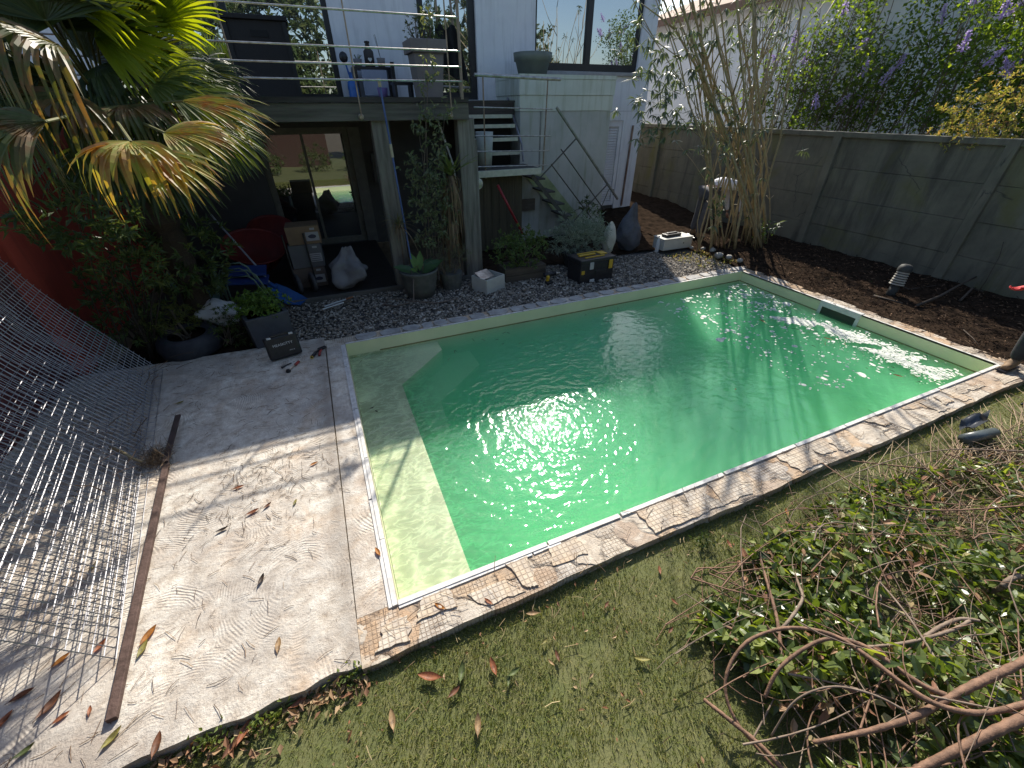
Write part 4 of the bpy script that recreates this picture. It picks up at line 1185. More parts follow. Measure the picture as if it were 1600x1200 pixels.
# trees and shrubs behind the camera, seen only as reflections
for i, (x, y, h, lb) in enumerate([(-3.4, -6.5, 7.5, "rounded olive tree mirrored in the left of the upper glass door"), (.0, -7.5, 8.5, "low dark tree mirrored in the upper glass door by the railing"), (4.6, -9, 5.2, "bushy tree mirrored low in the upper right window"),
                               (9.5, -7.5, 7.2, "tall narrow leaved tree mirrored in the right pane of the window"), (13.0, -9, 6, "pale green tree mirrored at the edge of the right pane")]):
    t = thing("garden_tree", lb, "tree", (x, y, 0), "trees mirrored in the windows")
    MB().tube([(x, y, -.1), (x + .05, y, h * .3), (x, y + .1, h * .6)], [.14, .11, .05], 8).build("trunk", bark, t)
    bush_parts(t, (x, y, h * .62), (2.6, 1.5, h * .46), 900, 8, .34, .15, gm_oliv, bark, (x, y, h * .25), 10, shell=.3, sr=.025, name="crown")
for i, (x, y, lb) in enumerate([(-1.8, -3.6, "leafy shrub mirrored in the left leaf of the sliding door"), (.2, -4.2, "low shrub mirrored in the middle of the sliding door"), (2.2, -3.8, "spiky shrub mirrored in the right leaf of the sliding door")]):
    shrub("garden_shrub", lb, "shrub", (x, y, .45), (.7, .5, .5), 120, 8, .14, .04, gm_oliv, (x, y, 0), "shrubs mirrored in the sliding door")
# ------------------------------------------------------------------ wire mesh sheets and iron bar
galv = M("galvanised_wire", (.36, .36, .38), (.24, .24, .26), 20, .45, metal=.8)
def mesh_sheet(label, prof, ya, yb, sp_l, sp_c, r, z_far=0.0, skew=0.0):
    """prof: (x,z) profile of the curved sheet, wires along y and along the curve"""
    prof = np.array(prof, float)
    seg = np.r_[0, np.cumsum(np.linalg.norm(np.diff(prof, axis=0), axis=1))]
    def pt(s, y):
        x = np.interp(s, seg, prof[:, 0]); z = np.interp(s, seg, prof[:, 1])
        f = (y - ya) / (yb - ya)
        return np.stack([x + skew * f + 0 * s, np.broadcast_to(y, np.shape(s)) + 0.0, z + z_far * f * np.clip(s / seg[-1], 0, 1)], -1)
    mb = MB()
    for s in np.arange(0, seg[-1] + .001, sp_l):
        yy = np.linspace(ya, yb, 9)
        mb.tube(pt(np.full(9, s), yy), r, 4, cap=False)
    ss = np.linspace(0, seg[-1], 16)
    for y in np.arange(ya, yb + .001, sp_c):
        p = pt(ss, y); p[:, 2] += r * 1.6
        mb.tube(p, r, 4, cap=False)
    o = mb.build("wire_mesh_sheet", galv)
    return tag(o, label, "wire mesh", "wire mesh sheets by the left wall")
mesh_sheet("uppermost wire mesh sheet curving up the maroon wall beside the rusty bar", [(-1.58, .02), (-1.70, .23), (-1.83, .45), (-2.0, .76), (-2.14, 1.06), (-2.26, 1.40)], 1.80, 5.45, .060, .062, .0034, .0, -.62)
mesh_sheet("second wire mesh sheet lying just under the uppermost curved one", [(-1.62, .015), (-1.80, .20), (-2.02, .46), (-2.22, .80), (-2.36, 1.2)], 2.0, 5.2, .075, .06, .003, 0, -.6)
mesh_sheet("lowest wire mesh sheet lying almost flat on the concrete under the other two", [(-1.60, .012), (-1.9, .05), (-2.2, .14), (-2.5, .34)], 2.15, 5.3, .06, .075, .0025, 0, -.5)
tw_o = litter(90, lambda n: np.stack([nrg.uniform(-2.7, -1.8, n), nrg.uniform(2.8, 5.3, n), nrg.uniform(.03, .35, n)], 1), .05, .3, .003, tw, "caught_twigs", "dry twigs and leaf litter caught in the wire mesh sheets")
rust = M("rusty_iron", (.06, .038, .03), (.11, .07, .058), 16, .85, .6, 50, spec=.3)
bar = thing("rusty_bar", "long rusty iron bar with a bent tip lying along the edge of the wire mesh", "iron bar", (-1.6, 2.5, 0))
b0, b1, b2 = G(178, 1128), G(262, 728), G(283, 657)
def flatbar(pts, w, h):
    mb = MB(); pts = [np.array(p) for p in pts]
    for a, b in zip(pts[:-1], pts[1:]):
        d = b - a; an = math.atan2(d[1], d[0])
        mb.box(tuple((a + b) / 2 + [0, 0, h / 2 + .004]), (np.linalg.norm(d), w, h), rz=an, ry=-math.asin((b[2] - a[2]) / np.linalg.norm(d)))
    return mb
flatbar([b0, b1], .044, .032).build("shaft", rust, bar, bevel=.004)
flatbar([b1 + [0, 0, .03], b2 + [0, 0, .05]], .045, .02).build("bent_tip", M("dark_rust", (.05, .035, .03), (.08, .05, .045), 12, .8), bar, bevel=.004)
fib = thing("root_clump", "shaggy clump of dry brown roots with a stub of pale root on the rusty bar", "root", tuple(G(245, 725)))
c = G(247, 722); n = 240
rc = MB()
for k in range(n):
    p = c + nrg.normal(0, .05, 3) * [1, 1.4, .5] + [0, 0, .05]
    rc.tube([p, p + nrg.normal(0, .03, 3), p + nrg.normal(0, .05, 3)], .0016, 3, cap=False)
rc.build("fibres", LEAF("root_fibre", [(.16, .11, .07), (.22, .16, .1), (.10, .07, .045)], 0, .9, .2), fib)
ps = [G(222, 722, .08), G(205, 715, .12), G(190, 706, .14), G(172, 700, .15)]
MB().tube(ps, [.008, .012, .014, .02], 7).build("root_stub", M("pale_root", (.34, .27, .15), (.26, .2, .11), 15, .8), fib, smooth=True)

# ------------------------------------------------------------------ fallen leaves
def leaf_thing(p, rz, L, col, label, grp="fallen leaves on the ground", curl=.3, tilt=0.15):
    mb = MB()
    a = rz
    d = np.array([[math.cos(a), math.sin(a), tilt]])
    T = np.linspace(0, 1, 9)
    wd = L * .34 * np.sin(np.pi * np.clip(T * .96 + .03, 0, 1)) ** .8
    dd = np.array([math.cos(a), math.sin(a), 0]); ss = np.array([-math.sin(a), math.cos(a), 0])
    cr = np.array(p) + dd * (T * L)[:, None] + np.array([0, 0, 1]) * (.006 + curl * L * (T - .5) ** 2 * 1.4)[:, None]
    up_ = np.array([0, 0, 1])
    P = np.stack([cr + ss * wd[:, None] * .5 + up_ * wd[:, None] * .32, cr + ss * wd[:, None] * .27 + up_ * wd[:, None] * .09, cr, cr - ss * wd[:, None] * .27 + up_ * wd[:, None] * .07, cr - ss * wd[:, None] * .5 + up_ * wd[:, None] * .26], 1)
    mb.grid(P)
    mb.tube([cr[0] - dd * L * .16, cr[0]], .0016, 4)
    return tag(mb.build("fallen_leaf", LCOL[col], smooth=True), label, "leaf", grp)
def lm(n, a, b): return LEAF(n, [a, b], .25, .55, .4, (1.4, 1.1, .5), patch=(40, tuple(q * .5 for q in a)))
LCOL = dict(orange=lm("leaf_orange", (.42, .17, .03), (.36, .15, .03)), brown=lm("leaf_brown", (.21, .09, .045), (.17, .075, .04)), rust=lm("leaf_rust", (.33, .12, .055), (.30, .11, .05)),
            green=lm("leaf_green", (.10, .14, .045), (.12, .15, .05)), olive=lm("leaf_olive", (.24, .22, .06), (.28, .25, .07)), dark=lm("leaf_dark", (.05, .035, .025), (.06, .04, .03)), tan=lm("leaf_tan", (.40, .26, .14), (.36, .24, .12)))
LV = [(236, 990, 60, .13, 'orange', "broad bright orange leaf beside the rusty bar on the concrete"), (226, 1012, 75, .11, 'olive', "yellow leaf just below the bright orange one by the rusty bar"),
      (436, 1006, 85, .10, 'tan', "tan leaf lying alone on the combed concrete near the lawn"), (410, 905, 70, .09, 'dark', "curled blackened leaf in the middle of the pale slab"),
      (398, 800, 20, .10, 'rust', "rust brown leaf in the twig scatter on the slab"), (375, 762, 10, .09, 'rust', "reddish leaf left of the twig scatter on the slab"), (350, 828, 15, .09, 'dark', "dark curled leaf between the rusty bar and the twig scatter"),
      (420, 790, 40, .08, 'brown', "brown leaf at the lower edge of the twig scatter"), (492, 725, 20, .08, 'orange', "small orange leaf on the slab near the pool joint"), (462, 785, 70, .07, 'olive', "small olive leaf right of the twig scatter"),
      (283, 630, 20, .09, 'olive', "yellowish leaf past the bent tip of the rusty bar"), (180, 1150, 50, .11, 'olive', "yellow green leaf at the near end of the rusty bar"), (248, 1160, 85, .12, 'brown', "crumpled brown leaf on the slab near the bottom left edge of the lawn"),
      (85, 1098, 60, .14, 'brown', "large curled brown leaf under the near edge of the wire mesh"), (40, 1085, 20, .11, 'brown', "brown leaf at the far left below the wire mesh"), (100, 1120, 30, .08, 'rust', "rusty leaf below the large curled one under the mesh"),
      (45, 1172, 30, .09, 'green', "green leaf at the bottom left corner of the slab"), (10, 1125, 60, .11, 'rust', "rust leaf at the very left edge of the slab"), (142, 1110, 100, .06, 'rust', "small upright rust leaf between the mesh and the rusty bar"),
      (160, 1008, 60, .09, 'rust', "red brown leaf seen through the near mesh edge"), (100, 1030, 40, .10, 'orange', "orange leaf lying under the last wires of the mesh"), (148, 885, 70, .07, 'olive', "yellow scrap of leaf under the mesh"),
      (590, 862, 105, .09, 'orange', "orange leaf leaning on the white pool edging at the left"), (686, 948, 130, .09, 'orange', "curled orange leaf on the coping at the near left pool corner"), (762, 940, 120, .07, 'rust', "rust leaf among broken tiles on the near coping"),
      (830, 960, 160, .09, 'tan', "pale tan leaf on the turf just below the coping"), (613, 1122, 88, .11, 'tan', "tan oval leaf upright on the turf near the slab corner"), (747, 1130, 70, .11, 'tan', "long tan leaf in the middle of the turf"),
      (668, 1058, 150, .15, 'rust', "rolled cinnamon leaf on the turf beside the coping corner"), (722, 1048, 65, .12, 'green', "grey green leaf beside the rolled cinnamon one"), (770, 1040, 88, .11, 'rust', "narrow red leaf standing on the turf"),
      (852, 1002, 20, .06, 'olive', "small olive leaf right of the narrow red one"), (870, 1024, 80, .07, 'brown', "small brown leaf on the open turf"), (805, 1050, 10, .09, 'green', "glossy green leaf on the turf below the coping"), (795, 1062, 60, .07, 'green', "second glossy green leaf touching the first below the coping"),
      (712, 1080, 20, .09, 'brown', "brown leaf under the grey green leaf on the turf"), (565, 1048, 40, .10, 'green', "dark green leaf at the outer corner of the slab"), (1000, 1030, 150, .10, 'olive', "olive leaf on the turf left of the brush pile"), (1052, 940, 100, .06, 'rust', "small rust leaf on the turf under the coping middle"),
      (1030, 890, 60, .07, 'rust', "reddish leaf against the coping on the turf"), (948, 945, 30, .06, 'brown', "tiny brown leaf on the turf under the coping"), (385, 1140, 60, .12, 'rust', "rust leaf in the litter along the slab front edge, upper one"), (365, 1165, 45, .11, 'brown', "brown leaf in the litter along the slab front edge, lower one"),
      (345, 1142, 70, .09, 'tan', "tan leaf in the litter where slab meets turf"), (430, 1120, 30, .10, 'olive', "yellow leaf in the litter near the middle of the slab front edge"), (470, 1098, 10, .09, 'rust', "red leaf tucked under the slab front edge"), (860, 1035, 110, .05, 'tan', "small pale leaf beside the small brown leaf on the turf"),
      (1048, 985, 20, .06, 'brown', "tiny dark leaf near the brush pile edge"), (1138, 850, 70, .08, 'rust', "orange brown leaf beyond the first brush stems"), (1228, 800, 50, .08, 'orange', "orange leaf on the turf by the coping right of centre")]
for (x, y, a, L, c_, lb) in LV:
    p = G(x, y, .0 if y < 960 and x < 780 or x < 460 and y < 1120 or x < 270 else -.05)
    leaf_thing(p - np.array([math.cos(R_(a)), math.sin(R_(a)), 0]) * L * .5, R_(a), L * .85, c_, lb, curl=rnd.uniform(.15, .6))
# uncounted small leaf litter along the slab's front edge and on turf
def bits(n, fx, Lr, Wr, m, name, label):
    P = fx(n); d = unit(n); d[:, 2] *= .35
    o = MB().leaves(P, d, unit(n) * .4 + [0, 0, 1], nrg.uniform(*Lr, n), nrg.uniform(*Wr, n), .2, .2).build(name, m, kind='stuff')
    o["label"] = label; o["category"] = "leaf litter"
bm = LEAF("leaf_bits", [(.26, .13, .07), (.18, .10, .06), (.34, .22, .12), (.12, .075, .05), (.16, .15, .06), (.42, .30, .18)], .15, .7, .2)
bits(420, lambda n: np.stack([nrg.uniform(-2.2, -.35, n), 1.235 - np.abs(nrg.normal(0, .07, n)), np.full(n, -.045)], 1), (.02, .07), (.012, .03), bm, "edge_leaf_litter", "brown leaf litter gathered under the front edge of the slab")
bits(500, lambda n: np.stack([nrg.uniform(-1.5, 6.4, n), 1.2 - nrg.uniform(0, 1, n) ** 1.4 * 1.7, np.full(n, -.045)], 1), (.012, .045), (.006, .018), bm, "turf_leaf_litter", "small dry leaf scraps scattered on the turf")
wl_ = LEAF("weed_green", [(.12, .17, .04), (.18, .22, .05), (.09, .13, .035)], .4, .5, .3)
for i, (x, y, lb) in enumerate([(420, 1130, "lime green weed tuft at the slab front edge, larger one"), (545, 1060, "small lime weed under the slab corner"), (330, 1160, "straggly weed by the slab edge near the bottom left"), (1097, 850, "dark green weed clump against the near coping")]):
    p = G(x, y, -.05); q = 60
    wt_ = thing("weed", lb, "weed", tuple(p)); (MB().leaves(p + nrg.normal(0, .035, (q, 3)) * [1.3, .8, .5] + [0, 0, .03], unit(q) + [0, 0, .4], unit(q) + [0, 0, .5], nrg.uniform(.02, .045, q), .016, .2, .1).build("foliage", wl_ if i < 3 else gm_dark, wt_))

# ------------------------------------------------------------------ floating debris on the water
def foam_pts():
    P = []
    for k in range(900):
        P.append((nrg.uniform(4.6, 6.6), nrg.uniform(2.0, 4.9), 1))
    for k in range(300):
        P.append((nrg.uniform(6.0, 6.7) , nrg.uniform(3.9, 5.0), 1))
    for k in range(4200):
        t = nrg.uniform(0, 1)
        yy = 3.75 - t * 2.05
        xx = 6.20 + .14 * math.sin(t * 5) + (.28 * t) - .25 * (1 - t) ** 2 + nrg.normal(0, .06 + .09 * t)
        P.append((min(xx, 6.77), max(yy + nrg.normal(0, .03), 1.53), .8))
    return np.array(P)
fp = foam_pts()
keep = np.sin(fp[:, 0] * 13 + 2 * np.sin(fp[:, 1] * 7)) + np.cos(fp[:, 1] * 11 + fp[:, 0] * 3) > -1.1
fp = fp[keep]
n = len(fp)
V_ = []; F_ = []
fb = MB()
an = np.arange(6) * math.pi / 3
r = nrg.lognormal(math.log(.014), .55, n) * fp[:, 2]
as_ = nrg.uniform(.4, 1, n); ro = nrg.uniform(0, 3.14, n)
pe = np.stack([np.cos(an)[None] * r[:, None], np.sin(an)[None] * (r * as_)[:, None]], -1) * nrg.uniform(.7, 1.15, (n, 6, 1))
cx_, sx_ = np.cos(ro)[:, None], np.sin(ro)[:, None]
top = np.stack([pe[..., 0] * cx_ - pe[..., 1] * sx_ + fp[:, :1], pe[..., 0] * sx_ + pe[..., 1] * cx_ + fp[:, 1:2], np.repeat(-.165 + nrg.uniform(0, .006, (n, 1)), 6, 1)], -1)
bot = top.copy(); bot[..., 2] -= .0035
v = np.concatenate([top, bot], 1).reshape(-1, 3)
b = np.arange(n)[:, None] * 12
j = np.arange(6)
side = np.stack([b + j, b + (j + 1) % 6, b + 6 + (j + 1) % 6, b + 6 + j], -1).reshape(-1, 4)
o = fb.add(v, [b + j, side[:, ::-1]]).build("floating_petals", M("petal_white", (.66, .67, .62), (.52, .56, .48), 20, .8), kind='stuff')
o["label"] = "white petals and scum floating at the right end of the pool"; o["category"] = "floating debris"
o = MB()
for k in range(60):
    t = (nrg.uniform(5.6, 6.75), nrg.uniform(1.7, 4.9)) if k < 40 else (nrg.uniform(-.05, 4), nrg.uniform(4.4, 5.08))
    a = rnd.uniform(0, 6.28); L = rnd.uniform(.02, .11)
    p = np.array([min(t[0], 6.7), t[1], -.165])
    q = p + np.array([math.cos(a), math.sin(a), 0]) * L
    q[0] = min(max(q[0], -.08), 6.75); q[1] = min(max(q[1], 1.54), 5.09)
    o.tube([p, (p + q) / 2 + [0, 0.004, .002], q], .0028, 4)
o = o.build("floating_twigs", tw, kind='stuff'); o["label"] = "dark twigs floating on the pool"; o["category"] = "floating debris"
for (x, y, c_, L, lb) in [(1300, 532, 'tan', .14, "pale tan leaf afloat near the skimmer"), (1410, 590, 'rust', .12, "reddish leaf raft afloat near the right pool corner"), (1195, 505, 'tan', .16, "long pale leaf afloat in the far right of the pool"),
                       (1148, 610, 'tan', .05, "small lone leaf afloat in the middle right of the pool"), (578, 640, 'dark', .07, "dark leaf resting over the pool step, left one"), (590, 645, 'dark', .06, "dark leaf resting over the pool step, right one")]:
    p = G(x, y, -.165)
    leaf_thing(p, rnd.uniform(0, 3), L * .8, c_, lb, "leaves floating in the pool", .15, 0)

# ------------------------------------------------------------------ brush pile of cut vines
vm = M("vine_bark", (.26, .15, .095), (.12, .07, .045), 24, .75, .5, 60, spec=.35)
vm2 = M("vine_grey", (.26, .20, .15), (.17, .12, .085), 14, .8, .4, 50)
vleaf = LEAF("vine_leaf", [(.05, .08, .025), (.08, .12, .032), (.12, .17, .045), (.19, .24, .07), (.06, .10, .032), (.32, .36, .11), (.14, .19, .05)], .42, .33, .6, (1.6, 1.6, .4))
vdry = LEAF("vine_dry_leaf", [(.30, .15, .09), (.38, .24, .14), (.24, .12, .08), (.34, .30, .14)], .25, .6, .3)
brush = thing("brush_pile", "heap of cut vines with glossy green leaves and tangled brown stems on the turf", "brush pile", (3.2, .2, -.07))
def inpile(x, y):
    top = np.interp(x, [1.15, 1.7, 2.4, 3.4, 5.2, 6.2], [.55, .80, .98, 1.0, .78, .55])
    return (y < top) & (y > -1.6) & (x > 1.46 + .07 * np.sin(y * 5))
def pileh(x, y):
    top = np.interp(x, [1.15, 1.7, 2.4, 3.4, 5.2, 6.2], [.55, .80, .98, 1.0, .78, .55])
    e = np.clip(np.minimum((x - 1.36) * 1.0, (top - y) * .8), 0, 1)
    return .56 * e ** .55 * np.clip(1.15 - .10 * (x - 1.5), .5, 1) * (.75 + .35 * np.sin(x * 4.1) * np.cos(y * 5.3))
s = MB(); s2 = MB()
for k in range(900):
    while True:
        x, y = rnd.uniform(1.5, 6.0) ** 1.0, rnd.uniform(-1.2, 1.1)
        if inpile(x, y): break
    if rnd.random() < .35: x = 1.5 + (x - 1.5) * .55
    h = max(.0, float(pileh(x, y)))
    z = -.05 + h * rnd.uniform(.35, 1.25)
    a = rnd.gauss(.15, .75); L = rnd.uniform(.25, .95)
    d = np.array([math.cos(a), math.sin(a), rnd.uniform(-.15, .18)])
    cv = nrg.normal(0, .16, 3) * [1, 1, .5]
    t = np.linspace(0, 1, 7)[:, None]
    pts = np.array([x, y, z]) + d * (t - .5) * L + cv * (4 * t * (1 - t)) * L * .6
    pts[:, 2] = np.maximum(pts[:, 2], -.055)
    top = np.interp(pts[:, 0], [1.15, 1.7, 2.4, 3.4, 5.2, 6.2], [.6, .85, 1.05, 1.05, .85, .6])
    pts[:, 1] = np.minimum(pts[:, 1], top + .1)
    (s if rnd.random() < .6 else s2).tube(pts, np.linspace(1, .55, 7) * rnd.choice([.0018, .0022, .0028, .0035, .005]), 5, cap=False)
s.build("thin_stems", vm, brush, kind='stuff', smooth=True); s2.build("grey_stems", vm2, brush, kind='stuff', smooth=True)
n = 23000
X = 1.15 + nrg.uniform(0, 1, n) ** 1.5 * 4.6; Y = nrg.uniform(-1.3, 1.1, n)
k = inpile(X, Y); X, Y = X[k], Y[k]
den = np.sin(X * 6.3 + 1.3 * np.sin(Y * 7)) + np.cos(Y * 8 - X * 2) > -.8
farx = nrg.random(len(X)) < np.interp(X, [1.2, 3.2, 4.2, 6], [1, 1, .55, .3])
X, Y = X[den & farx], Y[den & farx]
n = len(X)
Z = -.055 + np.maximum(pileh(X, Y), .0) * nrg.uniform(.05, 1.0, n) ** .75 + nrg.uniform(0, .03, n)
d = unit(n); d[:, 2] *= .6
MB().leaves(np.stack([X, Y, Z], 1), d, unit(n) * .8 + [0, 0, .8], nrg.uniform(.045, .095, n) * np.interp(X, [1.2, 2.6, 4], [1.25, 1.0, .9]), nrg.uniform(.028, .05, n) * np.interp(X, [1.2, 2.6, 4], [1.25, 1.0, .9]), .18, .18, True).build("leaves", vleaf, brush, kind='stuff')
n = 2200
X = nrg.uniform(1.5, 5.8, n); Y = nrg.uniform(-.5, 1.05, n); k = inpile(X, Y) & ((np.sin(X * 3) * np.cos(Y * 6 + X) > .1) | (nrg.random(n) < .25)); X, Y = X[k], Y[k]; n = len(X)
MB().leaves(np.stack([X, Y, -.05 + pileh(X, Y).clip(0) * nrg.uniform(.4, 1, n)], 1), unit(n) * [1, 1, .4], unit(n) * .5 + [0, 0, 1], nrg.uniform(.04, .10, n), nrg.uniform(.015, .04, n), .25, .3, True).build("dry_leaves", vdry, brush, kind='stuff')
fs = MB()
for k in range(420):
    x = rnd.uniform(3.1, 6.0); y = np.interp(x, [2.3, 6.], [1.0, .85]) - abs(rnd.gauss(0, .30)); a = rnd.gauss(.0, .6); L = rnd.uniform(.15, .8)
    p = np.array([x, y, -.055 + rnd.uniform(.005, .08)]); d = np.array([math.cos(a), math.sin(a), rnd.uniform(-.03, .08)])
    m_ = p + d * L * .5 + np.array([rnd.uniform(-.04, .04), rnd.uniform(-.04, .04), .01]); e = p + d * L
    for q in (p, m_, e): q[1] = min(q[1], 1.17)
    fs.tube([p, m_, e], [.0035, .003, .002], 4, cap=False)
fs.build("straw_stems", LEAF("straw_stem", [(.32, .24, .14), (.24, .16, .10), (.40, .32, .20), (.18, .115, .075)], 0, .75, .3), brush, kind='stuff')
def vine(label, px, r, m=vm, twig=False):
    """px: (x, y, z) picture point and height above the ground for each bend"""
    P = np.array([G(x, y, z) for x, y, z in px])
    t = np.linspace(0, 1, len(P)); tt = np.linspace(0, 1, 9 * len(P))
    # smooth interpolation (Catmull-Rom like through repeated averaging)
    Q = np.stack([np.interp(tt, t, P[:, k]) for k in range(3)], 1)
    for _ in range(24): Q[1:-1] = .25 * Q[:-2] + .5 * Q[1:-1] + .25 * Q[2:]
    rr = np.interp(tt, [0, 1], r) * (1 + .05 * np.sin(tt * 60) + .06 * nrg.standard_normal(len(tt)))
    o = MB().tube(Q, rr, 8).build("cut_vine", m, smooth=True)
    return tag(o, label, "branch", "cut vines on the brush pile")
vine("long brown vine making the big loop over the front of the brush pile", [(1210, 1200, .0), (1140, 1120, .05), (1128, 1060, .12), (1160, 1000, .22), (1230, 976, .30), (1310, 990, .36), (1380, 1045, .40), (1450, 1100, .42), (1530, 1120, .42), (1620, 1095, .42)], (.007, .012))
vine("second vine looping inside the big one from the pile's front to its middle", [(1195, 1090, .12), (1215, 1040, .24), (1290, 990, .34), (1360, 1010, .38), (1440, 1075, .40), (1520, 1100, .40)], (.008, .012))
vine("thickest brown branch crossing the lower right of the brush pile", [(1270, 1160, .22), (1350, 1145, .30), (1430, 1122, .36), (1500, 1080, .42), (1620, 1025, .46)], (.008, .019))
vine("stout branch entering from the bottom right corner", [(1430, 1205, .30), (1490, 1175, .36), (1560, 1140, .42), (1640, 1105, .44)], (.015, .021))
vine("hooked grey branch end sticking up at the right edge of the pile", [(1545, 925, .12), (1565, 920, .25), (1575, 905, .30), (1600, 898, .30), (1640, 900, .28)], (.012, .018), vm2)
vine("straight reddish stem standing at the left tip of the pile", [(1185, 860, .0), (1200, 915, .10), (1215, 965, .14), (1222, 1030, .1)], (.007, .010))
vine("forked grey stem beside the straight reddish one", [(1232, 865, .0), (1248, 915, .12), (1258, 935, .16), (1230, 975, .14), (1212, 990, .08)], (.006, .010), vm2)
vine("brown vine running from the front left tip along the pile's lower edge", [(1100, 1093, .0), (1140, 1125, .05), (1190, 1165, .06), (1230, 1210, .04)], (.009, .012))
vine("thin stem lying left of the pile on open turf", [(1088, 965, .0), (1110, 970, .02), (1150, 985, .10)], (.005, .008))
vine("grey branch curving in the middle right of the pile", [(1350, 1012, .30), (1420, 1005, .34), (1490, 985, .32), (1515, 970, .30)], (.008, .008), vm2)
vine("second grey branch bending above the curving one", [(1445, 995, .30), (1470, 978, .30), (1500, 965, .30), (1530, 970, .30)], (.010, .008), vm2)
vine("long thin stem reaching from the near coping out to the right edge", [(1275, 770, .02), (1320, 745, .05), (1400, 715, .06), (1480, 700, .06), (1600, 705, .06)], (.003, .006), vm2)
vine("dark stem lying across the turf beyond the pile", [(1330, 720, .02), (1400, 728, .05), (1480, 735, .06), (1600, 740, .06)], (.005, .007))
vine("arched pale stem over the heart of the pile", [(1205, 1150, .1), (1240, 1090, .3), (1300, 1068, .36), (1370, 1085, .38), (1430, 1120, .36)], (.004, .005), vm2)
vine("long thin cane over the far part of the pile", [(1280, 720, .0), (1380, 790, .12), (1470, 800, .2), (1600, 790, .22)], (.004, .006))
vine("slender cane lying from the pile's centre to its lower right", [(1340, 870, .2), (1420, 960, .34), (1480, 1060, .36), (1520, 1170, .36)], (.004, .006), vm2)
# ------------------------------------------------------------------ potted plants and things along the terrace
def tuft(c, n, L, W, m, droop=.5, spread=.8, name="foliage", parent=None, up=.8):
    mb = MB(); T = np.linspace(0, 1, 6)
    for k in range(n):
        a = rnd.uniform(0, 6.28); e = rnd.uniform(.1, spread)
        d = nrm([math.cos(a) * e, math.sin(a) * e, up * rnd.uniform(.4, 1.1)])
        l = L * rnd.uniform(.6, 1.1); s_ = nrm(np.cross(d, [0, 0, 1.01]))
        p = np.array(c) + d * (T * l)[:, None] - np.array([0, 0, 1]) * (droop * l * T ** 2 * rnd.uniform(.5, 1.4))[:, None]
        w = W * np.array([.8, 1, .9, .7, .45, .03])
        mb.grid(np.stack([p - s_ * w[:, None] / 2, p + [0, 0, -.15 * W], p + s_ * w[:, None] / 2], 1))
    return mb.build(name, m, parent)

potm = M("grey_pot", (.115, .12, .11), (.07, .075, .07), 7, .8, .2, 30)
t = thing("potted_plant", "round weathered grey pot with a broad leaved bright green plant against the left post", "potted plant", (1.17, 6.42, -.04))
MB().lathe([(.0, .0), (.20, .0), (.25, .18), (.285, .40), (.30, .42), (.30, .45), (.27, .45), (.26, .38), (.0, .37)], (1.17, 6.42, -.04), 28).build("pot", potm, t, smooth=True)
bl_m = LEAF("broad_leaf", [(.11, .22, .05), (.15, .27, .06), (.08, .17, .045)], .35, .4, .4)
bl_d = LEAF("broad_leaf_dark", [(.05, .11, .045), (.065, .13, .05)], .3, .4, .4)
for k, (a, e, L, W, m_) in enumerate([(1.9, .3, .30, .12, bl_m), (1.1, .35, .32, .12, bl_m), (-.1, 1.1, .38, .17, bl_d), (3.1, 1.2, .34, .15, bl_d), (-.7, 1.0, .30, .16, bl_d), (.5, .9, .3, .14, bl_d), (4.2, .8, .25, .12, bl_m)]):
    d = np.array([[math.cos(a) * e, math.sin(a) * e - .1, .75]])
    MB().leaves([[1.17 + .05 * math.cos(a), 6.40 + .05 * math.sin(a), .36]], d, [[0, -.6, .8]], L, W, .12, .25, True).build("leaf", m_, t)

t = thing("climbing_shrub", "tall thin leafy shrub climbing from the ground past the deck beam between the two posts", "shrub", (1.45, 6.6, 0))
s = MB()
cen = []
for k, (tx, tz) in enumerate([(1.74, 3.62), (1.60, 2.9), (1.45, 2.4), (1.75, 2.2), (1.35, 2.0), (1.6, 1.8), (1.9, 2.6)]):
    p = np.array([[1.45 + .05 * k - .1, 6.62, -.02], [1.42 + .04 * k, 6.6, tz * .4], [(1.5 + tx) / 2, 6.58, tz * .72], [tx, 6.60, tz]])
    s.tube(p, [.009, .007, .005, .002], 5)
    for q in range(34):
        f = rnd.uniform(.3, 1) ** .8
        j = np.array([np.interp(f * 3, [0, 1, 2, 3], p[:, i]) for i in range(3)])
        sp_ = .13 if j[2] < 2.0 else .075
        cen.append(j + np.array([rnd.gauss(0, sp_), rnd.gauss(0, sp_ * .7), rnd.gauss(0, .06)]))
for q in range(90): cen.append(np.array([rnd.gauss(1.45, .17), rnd.gauss(6.55, .13), rnd.uniform(.7, 1.75)]))
s.build("stems", bark, t)
cen = np.repeat(np.array(cen), 5, 0)
d = unit(len(cen)); d[:, 2] -= .2
MB().leaves(cen + unit(len(cen)) * .02, d, unit(len(cen)) + [0, 0, .8], nrg.uniform(.045, .09, len(cen)), nrg.uniform(.02, .038, len(cen)), .2, .15).build("foliage", LEAF("grey_shrub_leaf", [(.12, .155, .085), (.16, .19, .105), (.09, .12, .065), (.18, .20, .11)], .25, .5, .4), t)

